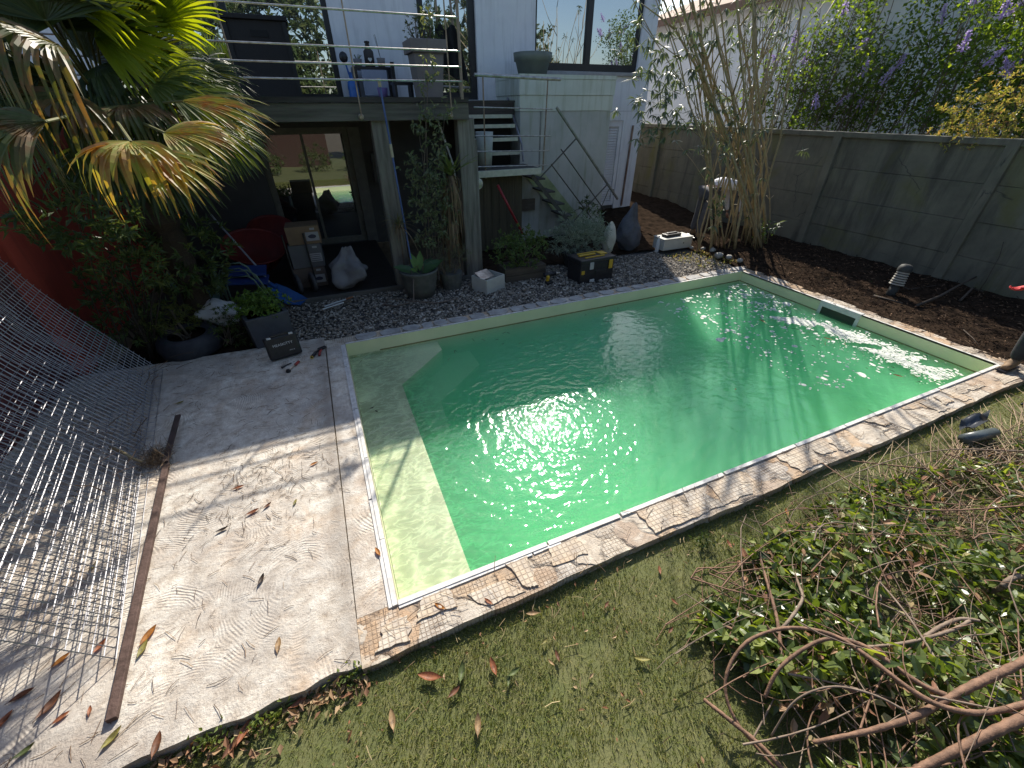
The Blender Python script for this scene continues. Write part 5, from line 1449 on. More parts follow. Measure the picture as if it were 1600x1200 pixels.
yl = LEAF("yucca_green", [(.12, .16, .05), (.16, .19, .06), (.09, .13, .045)], .25, .45, .4)
yd = LEAF("yucca_dry", [(.22, .16, .10), (.28, .21, .14), (.16, .115, .075), (.19, .13, .08)], .2, .7, .2)
t = thing("yucca", "yucca with a long skirt of dead tan leaves beside the right post", "yucca", (1.86, 6.66, 0))
MB().tube([(1.72, 6.7, -.03), (1.80, 6.68, .8), (1.88, 6.66, 1.66)], [.05, .045, .04], 8).build("trunk", bark, t)
tuft((1.88, 6.64, 1.66), 34, .52, .035, yl, .25, 1.0, "rosette", t)
mb = MB(); T = np.linspace(0, 1, 5)
for k in range(130):
    z = 1.68 - .95 * rnd.random() ** 1.3; a = rnd.uniform(0, 6.28); L = rnd.uniform(.4, .75)
    o_ = .06 + .05 * rnd.random()
    x0_ = 1.80 + (z - .8) * .09
    p = np.stack([x0_ + np.cos(a) * o_ * (1 + .9 * np.sqrt(T)), 6.66 + np.sin(a) * o_ * (1 + .9 * np.sqrt(T)), z + .05 * np.sin(T * 3.1) - L * T ** 1.3], 1)
    p[:, 2] = np.maximum(p[:, 2], .05)
    w = .02 * np.array([.9, 1, .9, .7, .1]); s_ = np.array([-math.sin(a), math.cos(a), 0])
    mb.grid(np.stack([p - s_ * w[:, None] / 2, p + s_ * w[:, None] / 2], 1))
mb.build("dead_skirt", yd, t)
t = thing("spiky_plant", "small spiky half dry plant hanging on the front of the left post", "plant", (1.0, 6.6, .9))
MB().tube([(1.02, 6.82, .2), (1.0, 6.62, .7), (.99, 6.58, 1.05)], .012, 6).build("stem", bark, t)
tuft((.99, 6.57, 1.05), 30, .38, .016, LEAF("spiky_leaf", [(.12, .13, .06), (.20, .16, .09), (.26, .20, .12)], .2, .6, .3), .5, 1.0, "leaves", t)
tuft((.99, 6.57, 1.0), 26, .40, .016, yd, 1.3, 1.0, "dead_leaves", t)
t = thing("dry_sedge_clump", "clump of dry sedge and fine grey stems between the two posts near the ground", "grass clump", (1.5, 6.6, 0))
tuft((1.30, 6.62, .35), 40, .55, .014, yd, .7, .9, "dry_blades", t)
bush_parts(t, (1.72, 6.45, .55), (.30, .2, .27), 110, 9, .05, .007, LEAF("fine_grey_leaf", [(.13, .14, .09), (.18, .18, .12), (.10, .11, .07)], .2, .6, .3), bark, (1.7, 6.55, 0), 10, shell=.2)
MB().lathe([(0, 0), (.15, 0), (.19, .28), (.17, .28), (0, .26)], (1.72, 6.55, -.03), 18).build("pot", potm, t)

hose = tag(MB().tube([(1.06, 6.45, .40), (1.03, 6.18, .34), (.98, 6.10, .02), (.70, 6.08, .0), (.55, 6.22, .0), (.62, 6.40, .0), (.86, 6.32, .0), (.98, 6.16, .004), (1.3, 5.95, .0), (1.65, 5.98, 0.0)], .011, 8).build("garden_hose", M("hose_tan", (.17, .13, .10), (.13, .10, .08), 5, .6), smooth=True), "thin tan hose looping on the gravel below the round grey pot", "hose")
t = thing("telescopic_pole", "tall blue pole with cream grips leaning on the deck beam by the left post", "pole", (1.2, 6.5, 0))
pa, pb = np.array([1.04, 6.70, 2.82]), np.array([1.10, 6.52, .4])
MB().tube([pa, pb], .013, 8).build("shaft", M("pole_blue", (.08, .13, .30), (.05, .09, .22), 5, .5), t)
for f, l in ((0.0, .09), (.30, .16)):
    q = pa + (pb - pa) * f; q2 = pa + (pb - pa) * (f + l / 2.4)
    MB().tube([q, q2], .021, 8).build("grip", M("grip_cream", (.42, .38, .26), (.36, .32, .22), 5, .7), t)
t = thing("bicycle_pump_pole", "white pole leaning on the right post under the deck", "pole", (2.05, 7.0, 0)) if False else None
tag(MB().tube([(1.90, 7.2, 2.35), (2.06, 7.1, 1.75), (2.1, 7.05, 1.2)], .014, 6).build("white_pole", white_paint), "thin white pole leaning behind the right post under the deck", "pole")

# white trough boxes
def trough(label, c, size, rz, extra=None):
    t = thing("trough_box", label, "box", c)
    x, y, z = size; mb = MB(); th = .018
    R = rot_mat(0, 0, rz)
    def b(cx, cy, cz, sx, sy, sz): mb.box(tuple(np.array(c) + R @ np.array([cx, cy, cz])), (sx, sy, sz), rz=rz)
    b(0, -y / 2 + th / 2, z / 2, x, th, z); b(0, y / 2 - th / 2, z / 2, x, th, z)
    b(-x / 2 + th / 2, 0, z / 2, th, y - 2 * th, z - .001); b(x / 2 - th / 2, 0, z / 2, th, y - 2 * th, z - .001); b(0, 0, z * .55, x - 2 * th, y - 2 * th, .01)
    mb.build("body", M("box_grey_white", (.50, .50, .46), (.42, .42, .38), 5, .55, .1), t, bevel=.004)
    return t, R
bx1, R1 = trough("open grey white plastic box with a loose plate inside, by the right post", (2.27, 6.26, -.03), (.42, .36, .24), .42)
MB().box((2.22, 6.30, .21), (.28, .20, .012), rz=.42, rx=.4).build("loose_plate", steel, bx1)
bx2 = thing("junction_box", "closed grey white electrical box lying on the gravel left of the oleander", "box", (6.66, 6.82, 0))
MB().box((6.66, 6.84, .125), (.74, .34, .22), rz=-.02).build("body", MC["box_grey_white"], bx2, bevel=.01)
MB().box((6.66, 6.84, .24), (.76, .36, .02), rz=-.02).build("lid", MC["box_grey_white"], bx2, bevel=.006)
MB().lathe([(0, 0), (.014, 0), (.014, .006), (0, .008)], (6.8, 6.67, .13), 12, rot_mat(R_(90))).build("lock", alu_black, bx2)
bt = thing("spirit_tool", "small flat black tool case on top of the closed grey white box", "tool", (6.62, 6.85, .25))
MB().box((6.60, 6.85, .28), (.40, .16, .055), rz=.06).build("body", black_plastic, bt, bevel=.008)
MB().box((6.60, 6.85, .318), (.26, .06, .022), rz=.06).build("top_handle", black_plastic, bt, bevel=.006)
wb = thing("water_bottle", "clear plastic water bottle standing left of the closed grey white box", "bottle", (6.22, 6.78, 0))
def plastic():
    m, nt, N, L, P = new_mat("clear_plastic")
    P.inputs["Base Color"].default_value = (.8, .85, .88, 1); P.inputs["Roughness"].default_value = .1
    t_ = N.new("ShaderNodeBsdfTransparent"); mx = N.new("ShaderNodeMixShader"); mx.inputs[0].default_value = .65
    L.new(P.outputs[0], mx.inputs[1]); L.new(t_.outputs[0], mx.inputs[2]); L.new(mx.outputs[0], N["Material Output"].inputs[0]); return m
MB().lathe([(0, 0), (.04, 0), (.043, .03), (.04, .06), (.043, .10), (.043, .20), (.03, .26), (.014, .29), (.014, .30)], (6.22, 6.78, -.02), 16).build("bottle_body", plastic(), wb, smooth=True)
MB().lathe([(.017, 0), (.017, .022), (0, .022)], (6.22, 6.78, .28), 12).build("cap", M("cap_blue", (.35, .42, .55), (.3, .36, .5)), wb)

# black tool box with yellow latches and side stickers
tb_ = thing("tool_box", "large black tool box with yellow trim on the gravel below the grey lavender", "tool box", (4.10, 6.0, 0))
yel = M("tool_yellow", (.55, .36, .03), (.45, .28, .03), 9, .5)
A = .06; Rb = rot_mat(0, 0, A); oc = np.array([4.10, 6.02, -.03])
def tbx(c, s, nm, m, par=tb_, bv=.01): return MB().box(tuple(oc + Rb @ np.array(c)), s, rz=A).build(nm, m, par, bevel=bv)
tbx((0, 0, .17), (.70, .40, .34), "case", black_plastic, bv=.02)
ld_ = tbx((0, 0, .375), (.73, .43, .07), "lid", black_plastic, bv=.015)
tbx((-.10, 0, .425), (.34, .05, .03), "handle", yel)
tbx((-.02, -.12, .418), (.40, .03, .016), "yellow_rib", yel, ld_, .004); tbx((-.02, .12, .418), (.40, .03, .016), "yellow_rib", yel, ld_, .004)
tbx((.22, .02, .418), (.14, .16, .014), "yellow_rib", yel, ld_, .004)
tbx((-.14, -.217, .30), (.075, .02, .12), "latch", M("latch_grey", (.42, .42, .40), (.36, .36, .34)), tb_, .004)
tbx((.26, -.217, .28), (.075, .02, .15), "latch", yel, tb_, .004)
tbx((.06, -.205, .16), (.22, .02, .10), "front_grip", black_plastic, tb_, .006)
tbx((-.10, -.207, .035), (.09, .012, .05), "sticker", white_paint, tb_, .001)
tbx((-.30, -.207, .20), (.06, .012, .06), "sticker", yel, tb_, .001)
# cordless drill lying left of it
dr_ = thing("cordless_drill", "black and yellow cordless drill lying on the gravel left of the large tool box", "drill", (3.35, 6.1, 0))
MB().tube([(3.22, 6.1, .12), (3.44, 6.08, .13)], .04, 10).build("body", black_plastic, dr_, smooth=True)
MB().tube([(3.44, 6.08, .13), (3.52, 6.07, .13)], [.028, .014], 10).build("chuck", steel, dr_)
MB().box((3.28, 6.06, .06), (.05, .05, .12), rx=.2).build("grip", yel, dr_, bevel=.01)
MB().box((3.29, 6.03, .0), (.12, .09, .05)).build("battery", black_plastic, dr_, bevel=.008)

# planter with green shrub under the stairs, lavender pot
t = thing("wooden_planter", "dark wooden planter with a bushy green shrub left of the stairs foot", "planter", (2.95, 6.55, 0))
for dz in (0, .13): MB().bx(2.62, 3.40, 6.36, 6.76, -.04 + dz, .085 + dz).build("plank_side", wood("planter_brown", (.06, .048, .035), (.10, .08, .06), (2, 20, 20)), t, bevel=.005)
bush_parts(t, (2.95, 6.52, .50), (.52, .34, .34), 300, 9, .055, .024, LEAF("box_leaf", [(.09, .15, .045), (.12, .18, .055), (.07, .115, .04), (.15, .19, .07)], .3, .45, .4), bark, (3.0, 6.55, .2), 12, shell=.3)
t = thing("lavender_pot", "bushy grey green lavender in a low black pot behind the large tool box", "potted plant", (4.25, 6.75, 0))
MB().lathe([(0, 0), (.22, 0), (.29, .26), (.27, .26), (0, .24)], (4.25, 6.75, -.03), 22).build("pot", M("pot_black", (.03, .03, .03), (.05, .05, .048)), t)
lav = LEAF("lavender_leaf", [(.24, .29, .23), (.31, .35, .29), (.18, .23, .17), (.38, .42, .34)], .2, .6, .3, (1.2, 1.3, .9))
bush_parts(t, (4.28, 6.72, .52), (.60, .38, .38), 420, 10, .085, .011, lav, bark, (4.25, 6.75, .2), 16, shell=.25, up=.7)
t = thing("leafy_weed", "dark weed with curling shoots at the foot of the shutter behind the lavender", "weed", (5.3, 8.2, 0))
bush_parts(t, (5.35, 8.2, .45), (.40, .3, .35), 50, 7, .12, .03, gm_dark, bark, (5.3, 8.2, 0), 10, shell=.2)
MB().tube([(5.5, 8.2, .3), (5.75, 8.2, .75), (5.85, 8.2, 1.0), (5.98, 8.2, 1.0), (5.98, 8.2, .88)], .009, 5).build("curled_shoot", M("shoot_grey", (.14, .15, .12), (.1, .11, .09)), t)

def cloth_bag(name, label, cat, c, rad, m, seed, folds=.14, neck=None):
    g2 = np.random.default_rng(seed)
    nth, nph = 34, 48
    th = np.linspace(.001, math.pi, nth); ph = np.arange(nph) * 2 * math.pi / nph
    TH, PH = np.meshgrid(th, ph, indexing='ij')
    p3 = np.stack([np.sin(TH) * np.cos(PH), np.sin(TH) * np.sin(PH), np.cos(TH)], -1)
    r = np.ones_like(TH)
    for q in range(12):
        dv = g2.standard_normal(3); dv /= np.linalg.norm(dv)
        f_ = g2.uniform(1.6, 5.5)
        r = r + folds * (1 - np.abs(np.sin(p3 @ dv * f_ + g2.uniform(0, 6))) - .36) * (1.5 / f_)
    v = p3 * r[..., None]
    if neck is not None:
        f = np.clip((v[..., 2] - neck) / (1 - neck), 0, 1)
        v[..., 0] *= 1 - .45 * f; v[..., 1] *= 1 - .45 * f; v[..., 2] += .35 * f * (1 + .6 * np.sin(PH * 2 + 1)); v[..., 0] += .2 * f
    v[..., 2] = np.maximum(v[..., 2], -.9)
    v = v * np.array(rad) + np.array(c)
    mb = MB().add(v.reshape(-1, 3), [])
    i = np.arange(nth - 1)[:, None] * nph; j = np.arange(nph)[None]
    q = np.stack([i + j, i + nph + j, i + nph + (j + 1) % nph, i + (j + 1) % nph], -1).reshape(-1, 4)
    mb.f.append(q)
    return tag(mb.build(name, m, smooth=True), label, cat)
bagw = M("bag_white", (.62, .62, .60), (.50, .50, .49), 6, .6, .5, 9)
cloth_bag("rubble_sack", "large crumpled white woven sack standing on the dark terrace floor", "sack", (.16, 7.15, .30), (.29, .23, .28), M("sack_grey", (.20, .20, .215), (.15, .15, .16), 6, .7, .6, 8), 4, .30, .45)
cloth_bag("garden_bag", "pale cream bag standing between the lavender and the dark grey sack", "bag", (5.18, 7.05, .27), (.14, .12, .30), M("bag_cream", (.58, .57, .48), (.48, .47, .40), 6, .6, .4, 9), 9, .10)
cloth_bag("garden_bag", "dark grey folded sack leaning at the foot of the drainpipe", "bag", (5.72, 7.15, .31), (.27, .20, .36), M("bag_dark", (.10, .105, .125), (.06, .065, .08), 6, .6, .5, 9), 12, .17, .55)
cloth_bag("plastic_bag", "white plastic bag with faint dark print sitting between the tyre planter and the square planter", "bag", (-1.58, 6.22, .24), (.26, .20, .17), bagw, 7, .22)

# square dark planter, tyre planter
t = thing("square_planter", "square slate grey planter filled with a low bright green plant", "planter", (-1.0, 5.66, 0))
MB().box((-.98, 5.68, .17), (.44, .40, .44), rz=.30, taper=1.12).build("box", M("slate_planter", (.075, .082, .095), (.055, .06, .07), 5, .6, .1), t, bevel=.008)
bush_parts(t, (-1.0, 5.70, .47), (.30, .25, .16), 300, 8, .045, .024, LEAF("bright_leaf", [(.12, .21, .04), (.16, .26, .05), (.085, .15, .035)], .3, .45, .4), None, None, 0, shell=.3, up=1)
MB().box((-.98, 5.68, .36), (.40, .36, .06), rz=.30).build("soil", soil_m, t)
t = thing("tyre_planter", "old black tyre used as a planter with straggly yellow green plants", "planter", (-1.9, 5.75, 0))
an = np.linspace(0, 2 * math.pi, 13)[:-1]
MB().lathe([(.20, .02), (.28, -.03), (.33, .02), (.345, .10), (.33, .20), (.28, .25), (.20, .22)], (-1.88, 5.78, -.02), 32).build("tyre", M("tyre_rubber", (.03, .033, .042), (.045, .048, .058), 12, .7, .3, 50), t, smooth=True)
MB().lathe([(0, .14), (.3, .12)], (-1.88, 5.78, 0), 20).build("soil", soil_m, t)
bush_parts(t, (-1.95, 5.80, .42), (.34, .28, .20), 110, 8, .055, .013, LEAF("straggle_leaf", [(.12, .14, .04), (.16, .17, .05), (.08, .11, .035)], .3, .5, .3), bark, (-1.9, 5.8, .1), 10, shell=.2)
bush_parts(t, (-1.45, 5.72, .22), (.26, .2, .28), 100, 8, .045, .014, gm_oliv, bark, (-1.5, 5.75, 0), 8, shell=.2, name="spill_foliage")

# tool case with its name plate, hand tools
cs = thing("drill_case", "black hard plastic tool case with pale lettering standing on the slab against the square planter", "case", (-.82, 5.06, 0))
ca = .26; Rc = rot_mat(R_(-12), 0, ca)
cc0 = np.array([-.80, 5.08, .145])
def cbx(c, s, nm, m, bv=.008): return MB().box(tuple(cc0 + Rc @ np.array(c)), s, rz=ca, rx=R_(-12)).build(nm, m, cs, bevel=bv)
cbx((0, 0, 0), (.36, .09, .27), "shell", black_plastic, .02)
cbx((0, -.02, .145), (.20, .035, .03), "handle", black_plastic, .008)
cbx((-.12, -.03, .13), (.045, .05, .016), "clasp", white_paint, .003); cbx((.12, -.03, .13), (.045, .05, .016), "clasp", white_paint, .003)
lt = M("case_lettering", (.60, .60, .60), (.52, .52, .52), 8, .5)
def ctext(body, off, size):
    p = cc0 + Rc @ np.array(off)
    text(body, "lettering", lt, cs, p, size, (R_(90 - 12), 0, ca))
ctext("MEASKITTY", (.0, -.0475, .03), .043)
ctext("PRO 20", (.08, -.0475, -.06), .018)
tl = thing("pliers", "red handled pliers lying on the slab right of the black tool case", "pliers", (-.46, 4.98, 0))
rdm = M("tool_red", (.32, .045, .035), (.25, .035, .03), 8, .45)
MB().tube([(-.42, 5.06, .02), (-.47, 4.98, .03), (-.51, 4.90, .02)], [.010, .016, .020], 8).build("handle", black_plastic, tl, smooth=True)
MB().tube([(-.40, 5.05, .02), (-.415, 4.98, .03), (-.43, 4.91, .02)], [.010, .014, .016], 8).build("handle", rdm, tl, smooth=True)
MB().box((-.39, 5.09, .02), (.10, .05, .02), rz=.5).build("jaw", alu_black, tl, bevel=.005)
MB().lathe([(.012, 0), (.020, 0), (.020, .01), (.012, .01)], (-.515, 4.885, .022), 12, rot_mat(R_(60))).build("collar_ring", yel, tl)
tl = thing("ratchet", "chrome headed ratchet with a red and black grip in front of the black tool case", "ratchet", (-.72, 4.8, 0))
MB().tube([(-.66, 4.86, .014), (-.70, 4.79, .014)], .016, 8).build("grip", rdm, tl, smooth=True)
MB().tube([(-.70, 4.79, .014), (-.755, 4.70, .014)], .008, 8).build("shaft", M("chrome", (.6, .6, .6), (.5, .5, .5), 5, .2, metal=1), tl)
MB().lathe([(0, 0), (.026, 0), (.028, .012), (.02, .03), (0, .03)], (-.77, 4.68, .0), 14).build("head", alu_black, tl)
tag(MB().tube([(-.74, 4.86, .012), (-.80, 4.83, .012), (-.84, 4.79, .014)], [.006, .008, .014], 7).build("small_socket", alu_black), "small dark socket piece left of the ratchet", "tool")
for i, (a, b, lb) in enumerate([((-.30, 6.46), (.02, 6.60), "white tube with an orange end lying on the gravel edge before the terrace"), ((-.33, 6.36), (-.02, 6.48), "second pale tube lying just below the orange ended one")]):
    t = thing("white_tube", lb, "tube", (a[0], a[1], 0))
    p, q = np.array([*a, .02]), np.array([*b, .03])
    MB().tube([p, q], .012, 8).build("shaft", white_paint, t)
    MB().tube([q, q + (q - p) * .35], .014, 8).build("grip", M("grip_orange", (.30, .12, .05), (.24, .09, .04)) if i == 0 else bark, t)

# ------------------------------------------------------------------ under the deck
ch_f = M("chair_green", (.16, .22, .16), (.12, .17, .125), 6, .5)
ch_b = M("chair_blue", (.02, .05, .20), (.015, .035, .14), 6, .6)
t = thing("stacked_chairs", "stack of folded garden chairs with pale green tubular frames and blue seats", "garden chairs", (-1.5, 7.2, 0))
base = np.array([-1.55, 7.15, 0])
for k in range(2):
    o_ = np.array([.10 * k, -.22 * k, .05 - .06 * k])
    fr_ = MB()
    for sx in (0,):
        fr_.tube(base + o_ + np.array([[-.12, -.05, .05], [-.10, -.05, .48], [-.05, -.05, .58], [.26, -.05, .58], [.34, -.05, .50], [.46, -.05, .12], [.10, -.05, .10]]), .014, 8)
        fr_.tube(base + o_ + np.array([[-.07, -.08, .10], [-.05, -.08, .44], [-.01, -.08, .51], [.24, -.08, .51], [.30, -.08, .45], [.40, -.08, .16]]), .010, 8)
    fr_.build("arm_frame", ch_f, t, smooth=True)
MB().box(tuple(base + [.28, -.02, .36]), (.55, .42, .03), ry=.12).build("seat", ch_b, t, bevel=.01)
MB().box(tuple(base + [.30, .10, .46]), (.5, .3, .03), ry=.1, rx=.2).build("seat", ch_b, t, bevel=.01)
bk = MB().box(tuple(base + [-.42, -.02, .30]), (.62, .42, .02), ry=.55).build("backrest", M("chair_mesh", (.10, .16, .14), (.08, .13, .11), 6, .7), t, bevel=.006)
s = MB()
for sy in (-.24, .20): s.tube(base + np.array([[-.72, sy, .52], [-.40, sy, .33], [-.10, sy, .08]]), .013, 8)
s.build("back_tube", ch_f, bk)
t = thing("snow_shovel", "bright blue plastic shovel with a pale pole leaning across the stacked chairs", "shovel", (-.8, 6.9, 0))
MB().tube([(-1.65, 8.3, 1.1), (-1.15, 7.4, .50), (-.98, 7.12, .24)], .014, 8).build("shaft", M("shaft_pale", (.35, .37, .42), (.3, .32, .36), 6, .5), t)
P_ = np.array([[[-1.04, 7.10, .26], [-.98, 7.12, .20], [-.92, 7.12, .26]], [[-1.02, 6.98, .20], [-.88, 7.0, .13], [-.78, 7.04, .20]], [[-.92, 6.80, .12], [-.76, 6.84, .04], [-.62, 6.92, .11]], [[-.80, 6.70, .05], [-.64, 6.74, .0], [-.52, 6.82, .05]]])
mb = MB().grid(P_); mb.grid(P_[:, ::-1] + [0, 0, -.008]); mb.build("blade", M("shovel_blue", (.03, .10, .30), (.02, .075, .23), 6, .45), t, smooth=False)
MB().box((-.97, 7.1, .235), (.06, .12, .05), rz=.9, rx=.5).build("socket", MC["shovel_blue"], t, bevel=.01)
# red baskets
rb = M("basket_red", (.20, .028, .024), (.15, .022, .02), 6, .5)
def basket(label, c, R, H, tilt, rz, m):
    t = thing("red_tub", label, "tub", c)
    Mx = rot_mat(tilt, 0, 0); Mz = rot_mat(0, 0, rz)
    MB().lathe([(0, 0), (R * .62, 0), (R * .66, .02), (R, H), (R * 1.04, H + .012), (R * 1.04, H - .02), (R * .97, H - .01), (R * .63, .03), (0, .02)], c, 36, Mz @ Mx).build("tub_body", m, t, smooth=True)
    s = MB()
    for k in range(40):
        a = 2 * math.pi * k / 40
        p = np.array([[R * .69 * math.cos(a), R * .69 * math.sin(a), .06], [R * .985 * math.cos(a), R * .985 * math.sin(a), H - .03]]) @ (Mz @ Mx).T + np.array(c)
        s.tube(p, .006, 4, cap=False)
    s.build("tub_ribs", M("basket_dark", (.10, .015, .014), (.08, .012, .012), 6, .6), t)
    return t
basket("large dark red plastic tub tilted towards the pool behind the blue shovel", (-1.22, 8.25, .30), .46, .34, R_(24), .35, rb)
basket("second red tub further back in the dark left of the sliding door", (-.98, 9.3, .35), .40, .30, R_(28), .2, rb)
# boxes on a hand trolley
cb1 = M("cardboard", (.22, .15, .09), (.18, .12, .075), 5, .8, .1); cb2 = M("grey_carton", (.12, .12, .13), (.10, .10, .11), 5, .7); cb3 = M("dull_carton", (.13, .10, .085), (.11, .085, .07), 5, .8)
labm = M("paper_label", (.34, .34, .36), (.3, .3, .32), 8, .6); ink = M("ink", (.03, .03, .06), (.04, .04, .07), 8, .6)
for i, (z0_, h_, m_, lb) in enumerate([(.03, .32, cb3, "bottom brown carton of the stack on the terrace floor"), (.355, .36, cb2, "dark grey carton in the middle of the stack of boxes"), (.72, .27, cb1, "tan cardboard box with a white label on top of the stack")]):
    cx_ = -.42 + .03 * i
    t = thing("carton", lb, "box", (cx_, 7.55, z0_), "boxes stacked on the terrace")
    MB().box((cx_, 7.58, z0_ + h_ / 2), (.48, .40, h_), rz=-.02).build("box", m_, t, bevel=.006)
    l_ = MB().box((cx_ + .12, 7.372, z0_ + h_ * .42), (.19, .008, .13), rz=-.02).build("label", labm, t)
    if i != 1: MB().prism([(cx_ + .06, 0), (cx_ + .12, .05), (cx_ + .18, 0), (cx_ + .15, -.035), (cx_ + .09, -.035)], 0, .004)
    k_ = MB()
    if i == 1:
        for q in range(4): k_.box((cx_ + .12, 7.366, z0_ + h_ * .42 + .045 - q * .03), (.15, .004, .008))
    else:
        k_.blob((cx_ + .12, 7.366, z0_ + h_ * .42), (.06, .004, .03), .05, 3)
    k_.build("print", ink, l_)
    MB().box((cx_ + .14, 7.374, z0_ + h_ - .045), (.07, .006, .03)).build("label", labm, t)
t = thing("hand_trolley", "black hand trolley with two small wheels in front of the stacked boxes", "trolley", (-.55, 7.3, 0))
for sx in (-.62, -.40):
    w_ = MB().lathe([(.03, -.025), (.13, -.03), (.155, -.015), (.155, .015), (.13, .03), (.03, .025)], (sx, 7.22, .16), 24, rot_mat(0, R_(90), .25)).build("wheel", M("wheel_rubber", (.05, .05, .055), (.07, .07, .075), 9, .7), t, smooth=True)
    MB().lathe([(0, -.03), (.05, -.03), (.05, .03), (0, .03)], (sx, 7.22, .16), 14, rot_mat(0, R_(90), .25)).build("hub", alu_black, w_)
MB().tube([(-.66, 7.34, .9), (-.66, 7.30, .15), (-.36, 7.30, .15), (-.36, 7.34, .9)], .014, 8).build("frame", alu_black, t)
tag(MB().tube([(3.16, 8.0, 1.28), (3.70, 8.0, .32)], .024, 10).build("red_pole", M("pole_red", (.36, .035, .04), (.30, .03, .035), 6, .4), smooth=True), "red pole leaning against the dark boards under the stair landing", "pole")
tag(MB().lathe([(0, 0), (.12, 0), (.165, .60), (.155, .60), (.11, .02), (0, .02)], (3.06, 8.36, 1.535), 24).build("white_bucket", M("bucket_white", (.42, .45, .42), (.36, .39, .36), 5, .6), smooth=True), "tall grey white bucket standing on the stair landing", "bucket")
t = thing("electric_box", "dull grey wall box behind the left post under the deck", "wall box", (1.35, 9.9, 1.3))
MB().bx(1.15, 1.6, 9.85, 10.02, 1.2, 1.75).build("box", M("wall_box", (.10, .10, .095), (.085, .085, .08)), t, bevel=.01)
MB().bx(1.19, 1.56, 9.835, 9.85, 1.24, 1.71).build("box_door", M("wall_box_door", (.12, .12, .115), (.10, .10, .095)), t, bevel=.006)

# ------------------------------------------------------------------ things on the deck
DZ = 2.622
t = thing("storage_cabinet", "dark brown woven resin cabinet with a slotted grip on the deck", "cabinet", (-.3, 9.2, DZ))
wv = M("dark_wicker", (.024, .021, .020), (.014, .012, .012), 40, .7, .6, 120, stretch=(1, 1, 3))
MB().bx(-.75, .13, 9.10, 9.75, DZ, DZ + 1.0).build("body", wv, t, bevel=.01)
MB().bx(-.80, .16, 9.06, 9.80, DZ + 1.0, DZ + 1.06).build("lid", wv, t, bevel=.01)
MB().bx(-.40, -.16, 9.09, 9.102, DZ + .80, DZ + .88).build("grip_slot", M("slot_dark", (.006, .006, .006)), t)
for xx in (-.75, .07): MB().bx(xx, xx + .06, 9.08, 9.10, DZ, DZ + .99).build("corner_strip", M("strip_dark", (.02, .019, .018)), t)
t = thing("tall_planter", "tall tapered taupe planter with a leafy shrub at the right end of the deck", "planter", (2.25, 8.6, DZ))
tp_m = M("taupe_pot", (.20, .175, .165), (.17, .15, .14), 5, .7, .1)
MB().box((2.13, 8.5, DZ + .31), (.38, .38, .62), taper=1.28).build("pot", tp_m, t, bevel=.008)
MB().box((2.13, 8.5, DZ + .70), (.58, .58, .17), taper=1.03).build("rim", tp_m, t, bevel=.01)
bush_parts(t, (2.22, 8.5, DZ + 1.02), (.20, .2, .28), 120, 9, .05, .012, gm_oliv, bark, (2.2, 8.5, DZ + .6), 14, shell=.1, up=.9)
bush_parts(t, (1.98, 8.45, DZ + .92), (.16, .14, .20), 34, 6, .04, .02, LEAF("planter_leaf", [(.10, .12, .06), (.16, .17, .06), (.08, .10, .05)], .3, .5, .3), bark, (2.0, 8.45, DZ + .7), 9, shell=.2)
# bench with picture frame, lantern, small pots
t = thing("low_bench", "low dark bench carrying small pots against the lavender wall on the deck", "bench", (1.4, 9.7, DZ))
MB().bx(1.06, 1.72, 9.5, 9.9, DZ + .46, DZ + .50).build("top", alu_black, t)
for xx in (1.06, 1.66): MB().bx(xx, xx + .06, 9.5, 9.9, DZ, DZ + .46).build("leg", alu_black, t)
tag(MB().box((1.40, 9.42, DZ + .26), (.44, .02, .38), rx=-.12).build("mirror_panel", M("panel_bluegrey", (.26, .28, .36), (.22, .24, .31), 5, .35)), "blue grey panel leaning on the front of the low bench", "panel")
t = thing("garden_lantern", "dark bottle shaped lantern with a pale heart on the low bench", "lantern", (1.40, 9.6, DZ + .5))
MB().lathe([(0, 0), (.085, 0), (.085, .22), (.04, .27), (.035, .33), (.045, .34), (.045, .36), (0, .37)], (1.38, 9.62, DZ + .5), 16).build("body", M("lantern_dark", (.05, .042, .04), (.035, .03, .03)), t, smooth=True)
hp = []
for k in range(20):
    a = 2 * math.pi * k / 20
    hp.append((.0022 * 16 * math.sin(a) ** 3, .0022 * (13 * math.cos(a) - 5 * math.cos(2 * a) - 2 * math.cos(3 * a) - math.cos(4 * a))))
hv = np.array([[1.38 + x, 9.53, DZ + .60 + y] for x, y in hp]); hv2 = hv + [0, .01, 0]
MB().add(np.vstack([hv, hv2]), [np.arange(20)[None], (np.arange(20) + 20)[::-1][None], np.stack([np.arange(20), (np.arange(20) + 1) % 20, 20 + (np.arange(20) + 1) % 20, 20 + np.arange(20)], -1)[:, ::-1]]).build("heart", white_paint, t)
for i, (x, h, lb) in enumerate([(1.17, .11, "small grey pot with a stubby cactus left of the lantern"), (1.58, .13, "small taupe pot with bare twigs right of the lantern")]):
    t = thing("small_pot", lb, "pot", (x, 9.6, DZ + .5))
    MB().lathe([(0, 0), (.06, 0), (.075, h), (.065, h), (0, h - .02)], (x, 9.6, DZ + .5), 16).build("pot", M("pot_grey_small", (.20, .19, .19), (.16, .15, .15)) if i == 0 else tp_m, t, smooth=True)
    s = MB()
    for q in range(5): s.tube([(x, 9.6, DZ + .5 + h - .03), (x + rnd.uniform(-.08, .08), 9.6, DZ + .5 + h + rnd.uniform(.04, .08) + .25 * i)], .006 if i == 0 else .003, 5)
    s.build("shoots", gm_dark if i == 0 else bark, t)
t = thing("blue_vase", "blue ribbed watering pot with a dark round head at the left of the low bench", "vase", (.95, 9.3, DZ))
bm_ = M("blue_plastic", (.03, .12, .38), (.02, .09, .30), 6, .4)
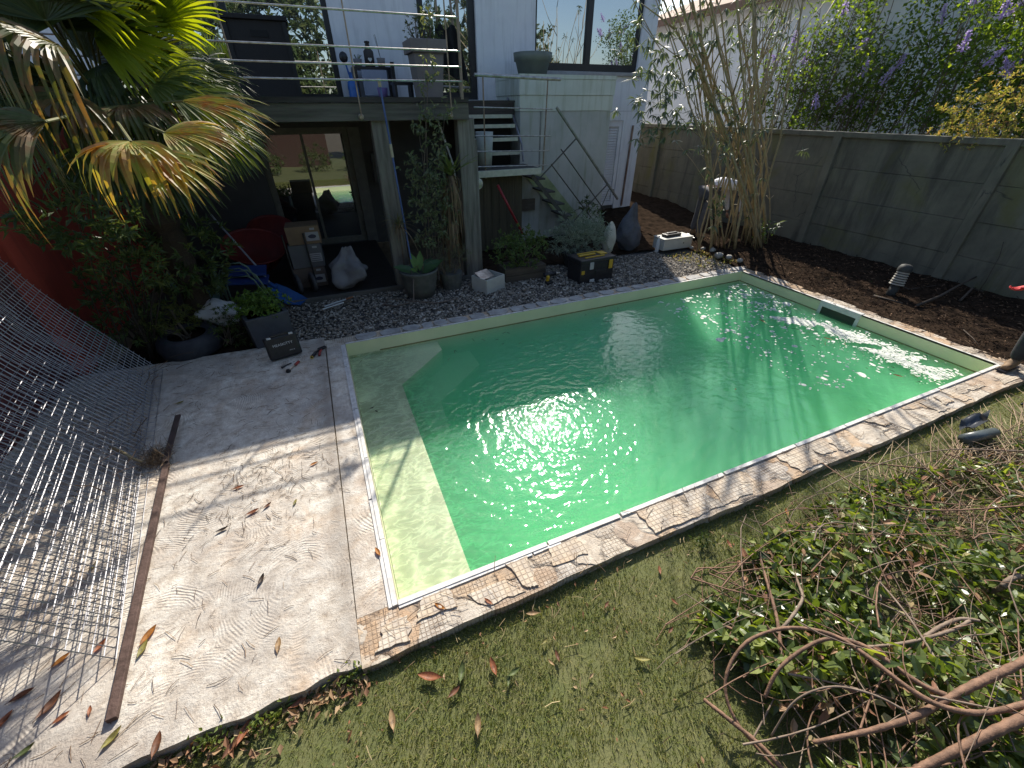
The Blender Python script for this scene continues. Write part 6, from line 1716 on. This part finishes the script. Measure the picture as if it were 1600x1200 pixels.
MB().lathe([(0, 0), (.085, 0), (.09, .05), (.085, .06), (.09, .11), (.085, .12), (.09, .17), (.08, .26), (.03, .30), (.02, .40)], (.98, 9.3, DZ), 20).build("body", bm_, t, smooth=True)
MB().tube([(.97, 9.28, DZ + .25), (.92, 9.28, DZ + .55)], .014, 8).build("neck", bm_, t)
MB().blob((.91, 9.28, DZ + .60), (.07, .03, .08), 0).build("rose_head", alu_black, t, smooth=True)
t = thing("purple_pot", "small purple pot on the deck edge in front of the blue grey panel", "pot", (1.42, 9.1, DZ))
MB().lathe([(0, 0), (.07, 0), (.09, .18), (.08, .18), (0, .16)], (1.45, 9.1, DZ), 16).build("pot", M("purple", (.16, .11, .26), (.13, .09, .21)), t, smooth=True)
t = thing("wooden_crate_seat", "low dark stool beside the tall taupe planter", "stool", (1.72, 9.1, DZ))
MB().bx(1.62, 1.98, 8.9, 9.2, DZ + .22, DZ + .26).build("seat", alu_black, t)
for xx in (1.64, 1.92): MB().bx(xx, xx + .04, 8.92, 9.18, DZ, DZ + .22).build("leg", alu_black, t)
MB().bx(1.66, 1.72, 9.16, 9.2, DZ + .26, DZ + .55).build("backrest_bar", alu_black, t)
# clothes stand with coat
lad = thing("step_ladder", "pale wooden ladder stand before the glass door at the right of the deck", "ladder", (2.7, 9.2, DZ))
lw_ = MC["pale_upright"]
MB().tube([(2.50, 9.05, DZ), (2.56, 9.15, 4.2)], .02, 6).build("side_rail", lw_, lad); MB().tube([(2.88, 9.05, DZ), (2.80, 9.15, 4.2)], .02, 6).build("side_rail", lw_, lad)
for z in (2.9, 3.2, 3.5, 3.8): MB().tube([(2.52, 9.09, z), (2.86, 9.09, z)], .012, 6).build("rung", lw_, lad)
g2 = np.random.default_rng(5)
U, Vv = np.meshgrid(np.linspace(0, 1, 14), np.linspace(0, 1, 16))
Xc = 2.52 + (U - .1) * (.34 + .25 * Vv) - .02; Zc = 3.66 - Vv * (.52 + .3 * U) + .04 * np.sin(U * 9); Yc = 9.0 + .05 * np.sin(U * 16 + Vv * 3) - .04
mb = MB().grid(np.stack([Xc, Yc, Zc], -1)); mb.grid(np.stack([Xc, Yc + .05, Zc], -1)[:, ::-1])
tag(mb.build("black_coat", M("coat_black", (.012, .012, .013), (.02, .02, .022), 9, .9), smooth=True), "black coat hanging over the pale wooden ladder stand", "coat")
t = thing("sill_pot", "large round grey green flower pot on top of the clad block under the window", "flower pot", (4.5, 9.3, 3.03))
pgm = M("pot_green_grey", (.17, .185, .155), (.14, .155, .13), 4, .6, .05)
MB().lathe([(0, 0), (.28, 0), (.34, .22), (.37, .225), (.385, .36), (.35, .36), (.32, .30), (0, .29)], (4.5, 9.35, 3.035), 36).build("pot", pgm, t, smooth=True)
s = MB()
for k in range(6): s.tube([(4.5, 9.35, 3.3), (4.62 + rnd.uniform(-.08, .1), 9.35, 3.42 + rnd.random() * .08)], .006, 5)
s.build("dry_stubs", white_paint, t)

# ------------------------------------------------------------------ right of the pool
t = thing("bollard_light", "short louvred garden bollard lamp tilting on the soil by the fence", "lamp", (7.95, 3.3, -.05))
Mb = rot_mat(0, R_(8), R_(10)); bc = (7.92, 3.30, -.06)
MB().lathe([(0, 0), (.065, 0), (.06, .25), (0, .25)], bc, 18, Mb).build("stem", M("bollard_dark", (.045, .048, .045), (.035, .037, .035)), t, smooth=True)
MB().lathe([(0, .24), (.07, .24), (.07, .46), (0, .46)], bc, 18, Mb).build("lens", M("bollard_lens", (.06, .06, .06), (.05, .05, .05), 5, .3), t)
for k in range(6):
    z = .25 + k * .035
    MB().lathe([(.07, z), (.098 - .003 * k, z), (.096 - .003 * k, z + .012), (.07, z + .018)], bc, 24, Mb).build("louvre_ring", M("louvre_cream", (.40, .38, .33), (.34, .32, .28)), t, smooth=False)
MB().lathe([(.092, .455), (.092, .50), (.07, .545), (.03, .56), (0, .562)], bc, 24, Mb).build("cap", MC["bollard_dark"], t, smooth=True)
MB().tube([np.array(bc) + Mb @ np.array(q) for q in [(.095, -.02, .40), (.115, -.03, .36), (.10, -.05, .30), (.07, -.07, .27)]], .008, 6).build("side_bracket", MC["louvre_cream"], t)
db = M("dead_branch", (.085, .065, .05), (.05, .04, .032), 14, .9, .5, 40)
for i, (pts, r, lb) in enumerate([([(1432, 478, .05), (1470, 462, .12), (1500, 445, .18), (1530, 430, .22)], .022, "thick dead branch lying along the foot of the fence"), ([(1500, 470, .05), (1520, 450, .15), (1536, 456, .16)], .018, "stubby dead branch crossing the thick one by the fence"),
                              ([(1524, 462, .1), (1540, 440, .35), (1562, 400, .7), (1568, 378, .85)], .006, "thin bare twig standing up against the fence"), ([(1395, 442, .02), (1420, 452, .05), (1462, 446, .06)], .012, "pale broken stick on the soil right of the bollard lamp"),
                              ([(1505, 515, .02), (1520, 528, .06), (1530, 540, .05)], .006, "small pale twig on the soil near the pool corner"), ([(1365, 462, .02), (1410, 474, .04)], .018, "short pale bark strip between bollard lamp and skimmer")]):
    P = [G(x, y, z) for x, y, z in pts]
    tag(MB().tube(P, np.linspace(r, r * .5, len(P)), 7).build("dead_branch", db, smooth=True), lb, "branch", "dead branches by the fence")
# roll of bin bags
t = thing("bag_roll", "roll of grey bin bags with a loose black flap on the turf", "bag roll", (4.95, .95, -.05))
a_, b_ = G(1503, 690, .0), G(1550, 680, .0)
MB().tube([a_ + [0, 0, .03], (a_ + b_) / 2 + [0, 0, .03], b_ + [0, 0, .03]], .046, 16).build("roll", M("bag_grey", (.09, .11, .115), (.07, .085, .09), 7, .35, .4, 18), t, smooth=True)
U, Vv = np.meshgrid(np.linspace(0, 1, 8), np.linspace(0, 1, 8))
q0, q1 = G(1492, 682, .0), G(1540, 668, .0); up2 = G(1495, 660, .0) - G(1492, 682, .0)
Pg = q0[None, None] + (q1 - q0) * U[..., None] + up2 * Vv[..., None] + np.array([0, 0, 1]) * (.05 + .025 * np.sin(U * 9 + Vv * 4) + .02 * np.cos(Vv * 8))[..., None]
mb = MB().grid(Pg); mb.grid((Pg - [0, 0, .004])[:, ::-1]); mb.build("loose_flap", M("bag_black", (.035, .04, .05), (.025, .03, .035), 7, .3), t, smooth=True)

# ------------------------------------------------------------------ people
def skin_mesh(name, verts, edges, radii, m, parent, root=0, sub=2):
    me = bpy.data.meshes.new(name)
    off = wl(parent)
    me.from_pydata([tuple(np.array(v) - off) for v in verts], edges, [])
    me.materials.append(m)
    o = bpy.data.objects.new(name, me); COL.objects.link(o); o.parent = parent
    md = o.modifiers.new("skin", 'SKIN'); md.use_smooth_shade = True
    for i, r in enumerate(radii):
        sv_ = me.skin_vertices[0].data[i]
        sv_.radius = (r, r) if np.isscalar(r) else r
        sv_.use_root = (i == root)
    s_ = o.modifiers.new("subdivision", 'SUBSURF'); s_.levels = sub; s_.render_levels = sub
    return o
skin_c = M("skin", (.48, .28, .20), (.43, .24, .17), 9, .55)
trs_d = M("trousers_dark", (.035, .037, .042), (.022, .024, .028), 12, .85, .5, 25)
trs_g = M("trousers_grey", (.10, .10, .105), (.07, .07, .075), 12, .85, .5, 25)
shirt_w = M("shirt_white", (.70, .70, .74), (.60, .60, .65), 8, .8, .4, 14)
jack = M("jacket_grey", (.10, .10, .095), (.07, .07, .068), 10, .85, .5, 20)
boot_m = M("boot_tan", (.26, .17, .095), (.19, .12, .065), 12, .75, .4, 30)
glove_m = M("glove_red", (.55, .03, .03), (.45, .025, .025), 12, .7, .3, 40)
hair_m = M("hair_dark", (.04, .028, .02), (.06, .04, .03), 30, .8, .6, 60)

def person(label, J, top_m, leg_m, shoe_m, hand_m, name="person", dirn=(-1, 0, 0)):
    """J: joint positions"""
    t = thing(name, label, "person", tuple(np.array(J['ank_l']) * [1, 1, 0]))
    K = ['pelvis', 'spine', 'chest', 'neck', 'head', 'sho_l', 'elb_l', 'wri_l', 'sho_r', 'elb_r', 'wri_r', 'hip_l', 'kne_l', 'ank_l', 'hip_r', 'kne_r', 'ank_r']
    idx = {k: i for i, k in enumerate(K)}
    E = [('pelvis', 'spine'), ('spine', 'chest'), ('chest', 'neck'), ('neck', 'head'), ('chest', 'sho_l'), ('sho_l', 'elb_l'), ('elb_l', 'wri_l'), ('chest', 'sho_r'), ('sho_r', 'elb_r'), ('elb_r', 'wri_r'),
         ('pelvis', 'hip_l'), ('hip_l', 'kne_l'), ('kne_l', 'ank_l'), ('pelvis', 'hip_r'), ('hip_r', 'kne_r'), ('kne_r', 'ank_r')]
    Rr = [.13, .12, .14, .055, .085, .06, .042, .03, .06, .042, .03, .085, .058, .04, .085, .058, .04]
    skin_mesh("body", [J[k] for k in K], [(idx[a], idx[b]) for a, b in E], Rr, skin_c, t)
    # clothes follow the limbs
    kk = ['pelvis', 'spine', 'chest', 'sho_l', 'elb_l', 'wri_l', 'sho_r', 'elb_r', 'wri_r']
    ix = {k: i for i, k in enumerate(kk)}
    P = [np.array(J[k], float) for k in kk]
    P[5] = P[4] + (P[5] - P[4]) * .88; P[8] = P[7] + (P[8] - P[7]) * .88
    skin_mesh("jacket", P, [(0, 1), (1, 2), (2, 3), (3, 4), (4, 5), (2, 6), (6, 7), (7, 8)], [.155, .15, .165, .085, .06, .045, .085, .06, .045], top_m, t)
    kk = ['pelvis', 'hip_l', 'kne_l', 'ank_l', 'hip_r', 'kne_r', 'ank_r']
    P = [np.array(J[k], float) for k in kk]
    skin_mesh("trousers", P, [(0, 1), (1, 2), (2, 3), (0, 4), (4, 5), (5, 6)], [.15, .115, .088, .068, .115, .088, .068], leg_m, t)
    d = nrm(dirn)
    for sfx in ('l', 'r'):
        a = np.array(J['ank_' + sfx], float)
        g_ = a[2] - .09
        heel = np.array([a[0], a[1], g_]) - d * .06
        ft = np.array([a[0], a[1], g_]) + d * .17
        b = skin_mesh("boot", [a + [0, 0, .05], a - [0, 0, .03], heel + [0, 0, .045], np.array([a[0], a[1], g_ + .045]) + d * .08, ft + [0, 0, .035]], [(0, 1), (1, 2), (1, 3), (3, 4)], [.055, .055, .042, .046, .036], shoe_m, t, 1)
        sl_ = MB(); an_ = math.atan2(d[1], d[0]); mid_ = (heel + ft) / 2
        sl_.box((mid_[0], mid_[1], g_ + .008), (.30, .095, .022), rz=an_).build("sole", alu_black, b, bevel=.008)
        # hands: palm, four unequal curled fingers and a thumb
        w = np.array(J['wri_' + sfx], float); e = np.array(J['elb_' + sfx], float)
        f = nrm(w - e); lat = nrm(np.cross(f, [0, 0, 1.0]) if abs(f[2]) < .95 else np.cross(f, d)); pal = np.cross(lat, f)
        vs = [w, w + f * .05]; es = [(0, 1)]; rs = [.026, .034]
        for q, L_ in zip((-1.5, -.5, .5, 1.5), (.065, .075, .07, .055)):
            n0 = len(vs)
            k0 = w + f * .095 + lat * q * .019
            vs += [k0, k0 + f * L_ * .55 + pal * .012, k0 + f * L_ * .85 + pal * .042]; es += [(1, n0), (n0, n0 + 1), (n0 + 1, n0 + 2)]; rs += [.0105, .009, .008]
        n0 = len(vs)
        vs += [w + f * .045 - lat * .038 + pal * .01, w + f * .085 - lat * .058 + pal * .03]; es += [(1, n0), (n0, n0 + 1)]; rs += [.012, .009]
        skin_mesh("hand" if hand_m is skin_c else "glove", vs, es, rs, hand_m, t, 1, 1)
    hd = np.array(J['head'], float); nk = np.array(J['neck'], float)
    upv = nrm(hd - nk); fw = nrm(d - upv * np.dot(d, upv)); rt = np.cross(fw, upv)
    def hp_(a, b, c): return hd + fw * a + rt * b + upv * c
    Mh = np.stack([fw, rt, upv], 1)
    MB().blob(tuple(hp_(.0, 0, .03)), (.098, .076, .118), 0, 0, 20, 14, Mh).build("head", skin_c, t, smooth=True)
    MB().blob(tuple(hp_(-.018, 0, .06)), (.098, .085, .105), .02, 1, 20, 12, Mh).build("hair", hair_m, t, smooth=True)
    MB().blob(tuple(hp_(.10, 0, .015)), (.02, .012, .026), 0, 0, 10, 7, Mh).build("nose", skin_c, t, smooth=True)
    for s_ in (-1, 1):
        MB().blob(tuple(hp_(.084, s_ * .03, .04)), (.012, .014, .009), 0, 0, 10, 7, Mh).build("eye", M("eye_white", (.6, .6, .58), (.5, .5, .48)), t, smooth=True)
        MB().blob(tuple(hp_(.0, s_ * .078, .02)), (.022, .01, .032), 0, 0, 10, 7, Mh).build("ear", skin_c, t, smooth=True)
    MB().blob(tuple(hp_(.088, 0, -.03)), (.01, .025, .007), 0, 0, 10, 7, Mh).build("mouth", M("lips", (.35, .14, .12), (.3, .12, .1)), t, smooth=True)
    return t
# worker stepping on to the coping at the right edge of the view
person("person in dark trousers, tan boots and red gloves bending at the coping",
       dict(pelvis=(7.02, 1.16, .82), spine=(6.96, 1.16, 1.0), chest=(6.80, 1.18, 1.20), neck=(6.64, 1.20, 1.36), head=(6.56, 1.21, 1.46),
            sho_l=(6.80, .98, 1.22), elb_l=(6.78, .92, .94), wri_l=(6.62, .98, .74), sho_r=(6.80, 1.38, 1.22), elb_r=(6.86, 1.52, 1.02), wri_r=(6.70, 1.67, .91),
            hip_l=(7.00, 1.06, .79), kne_l=(6.66, 1.02, .50), ank_l=(6.34, 1.0, .03), hip_r=(7.00, 1.27, .79), kne_r=(6.79, 1.44, .52), ank_r=(6.79, 1.42, .10)), jack, trs_d, boot_m, glove_m)
# person bent over behind the oleander
person("person in a white shirt and grey trousers bent over behind the oleander canes",
       dict(pelvis=(7.80, 7.25, .98), spine=(8.02, 7.25, 1.10), chest=(8.42, 7.22, 1.10), neck=(8.66, 7.20, 1.0), head=(8.76, 7.20, .88),
            sho_l=(8.48, 7.42, 1.05), elb_l=(8.60, 7.42, .72), wri_l=(8.66, 7.38, .46), sho_r=(8.48, 7.02, 1.05), elb_r=(8.62, 7.02, .74), wri_r=(8.68, 7.04, .48),
            hip_l=(7.80, 7.36, .94), kne_l=(7.78, 7.38, .52), ank_l=(7.72, 7.40, .14), hip_r=(7.80, 7.13, .94), kne_r=(7.68, 7.12, .52), ank_r=(7.60, 7.10, .14)), shirt_w, trs_g, boot_m, skin_c, dirn=(1, 0, -.3))
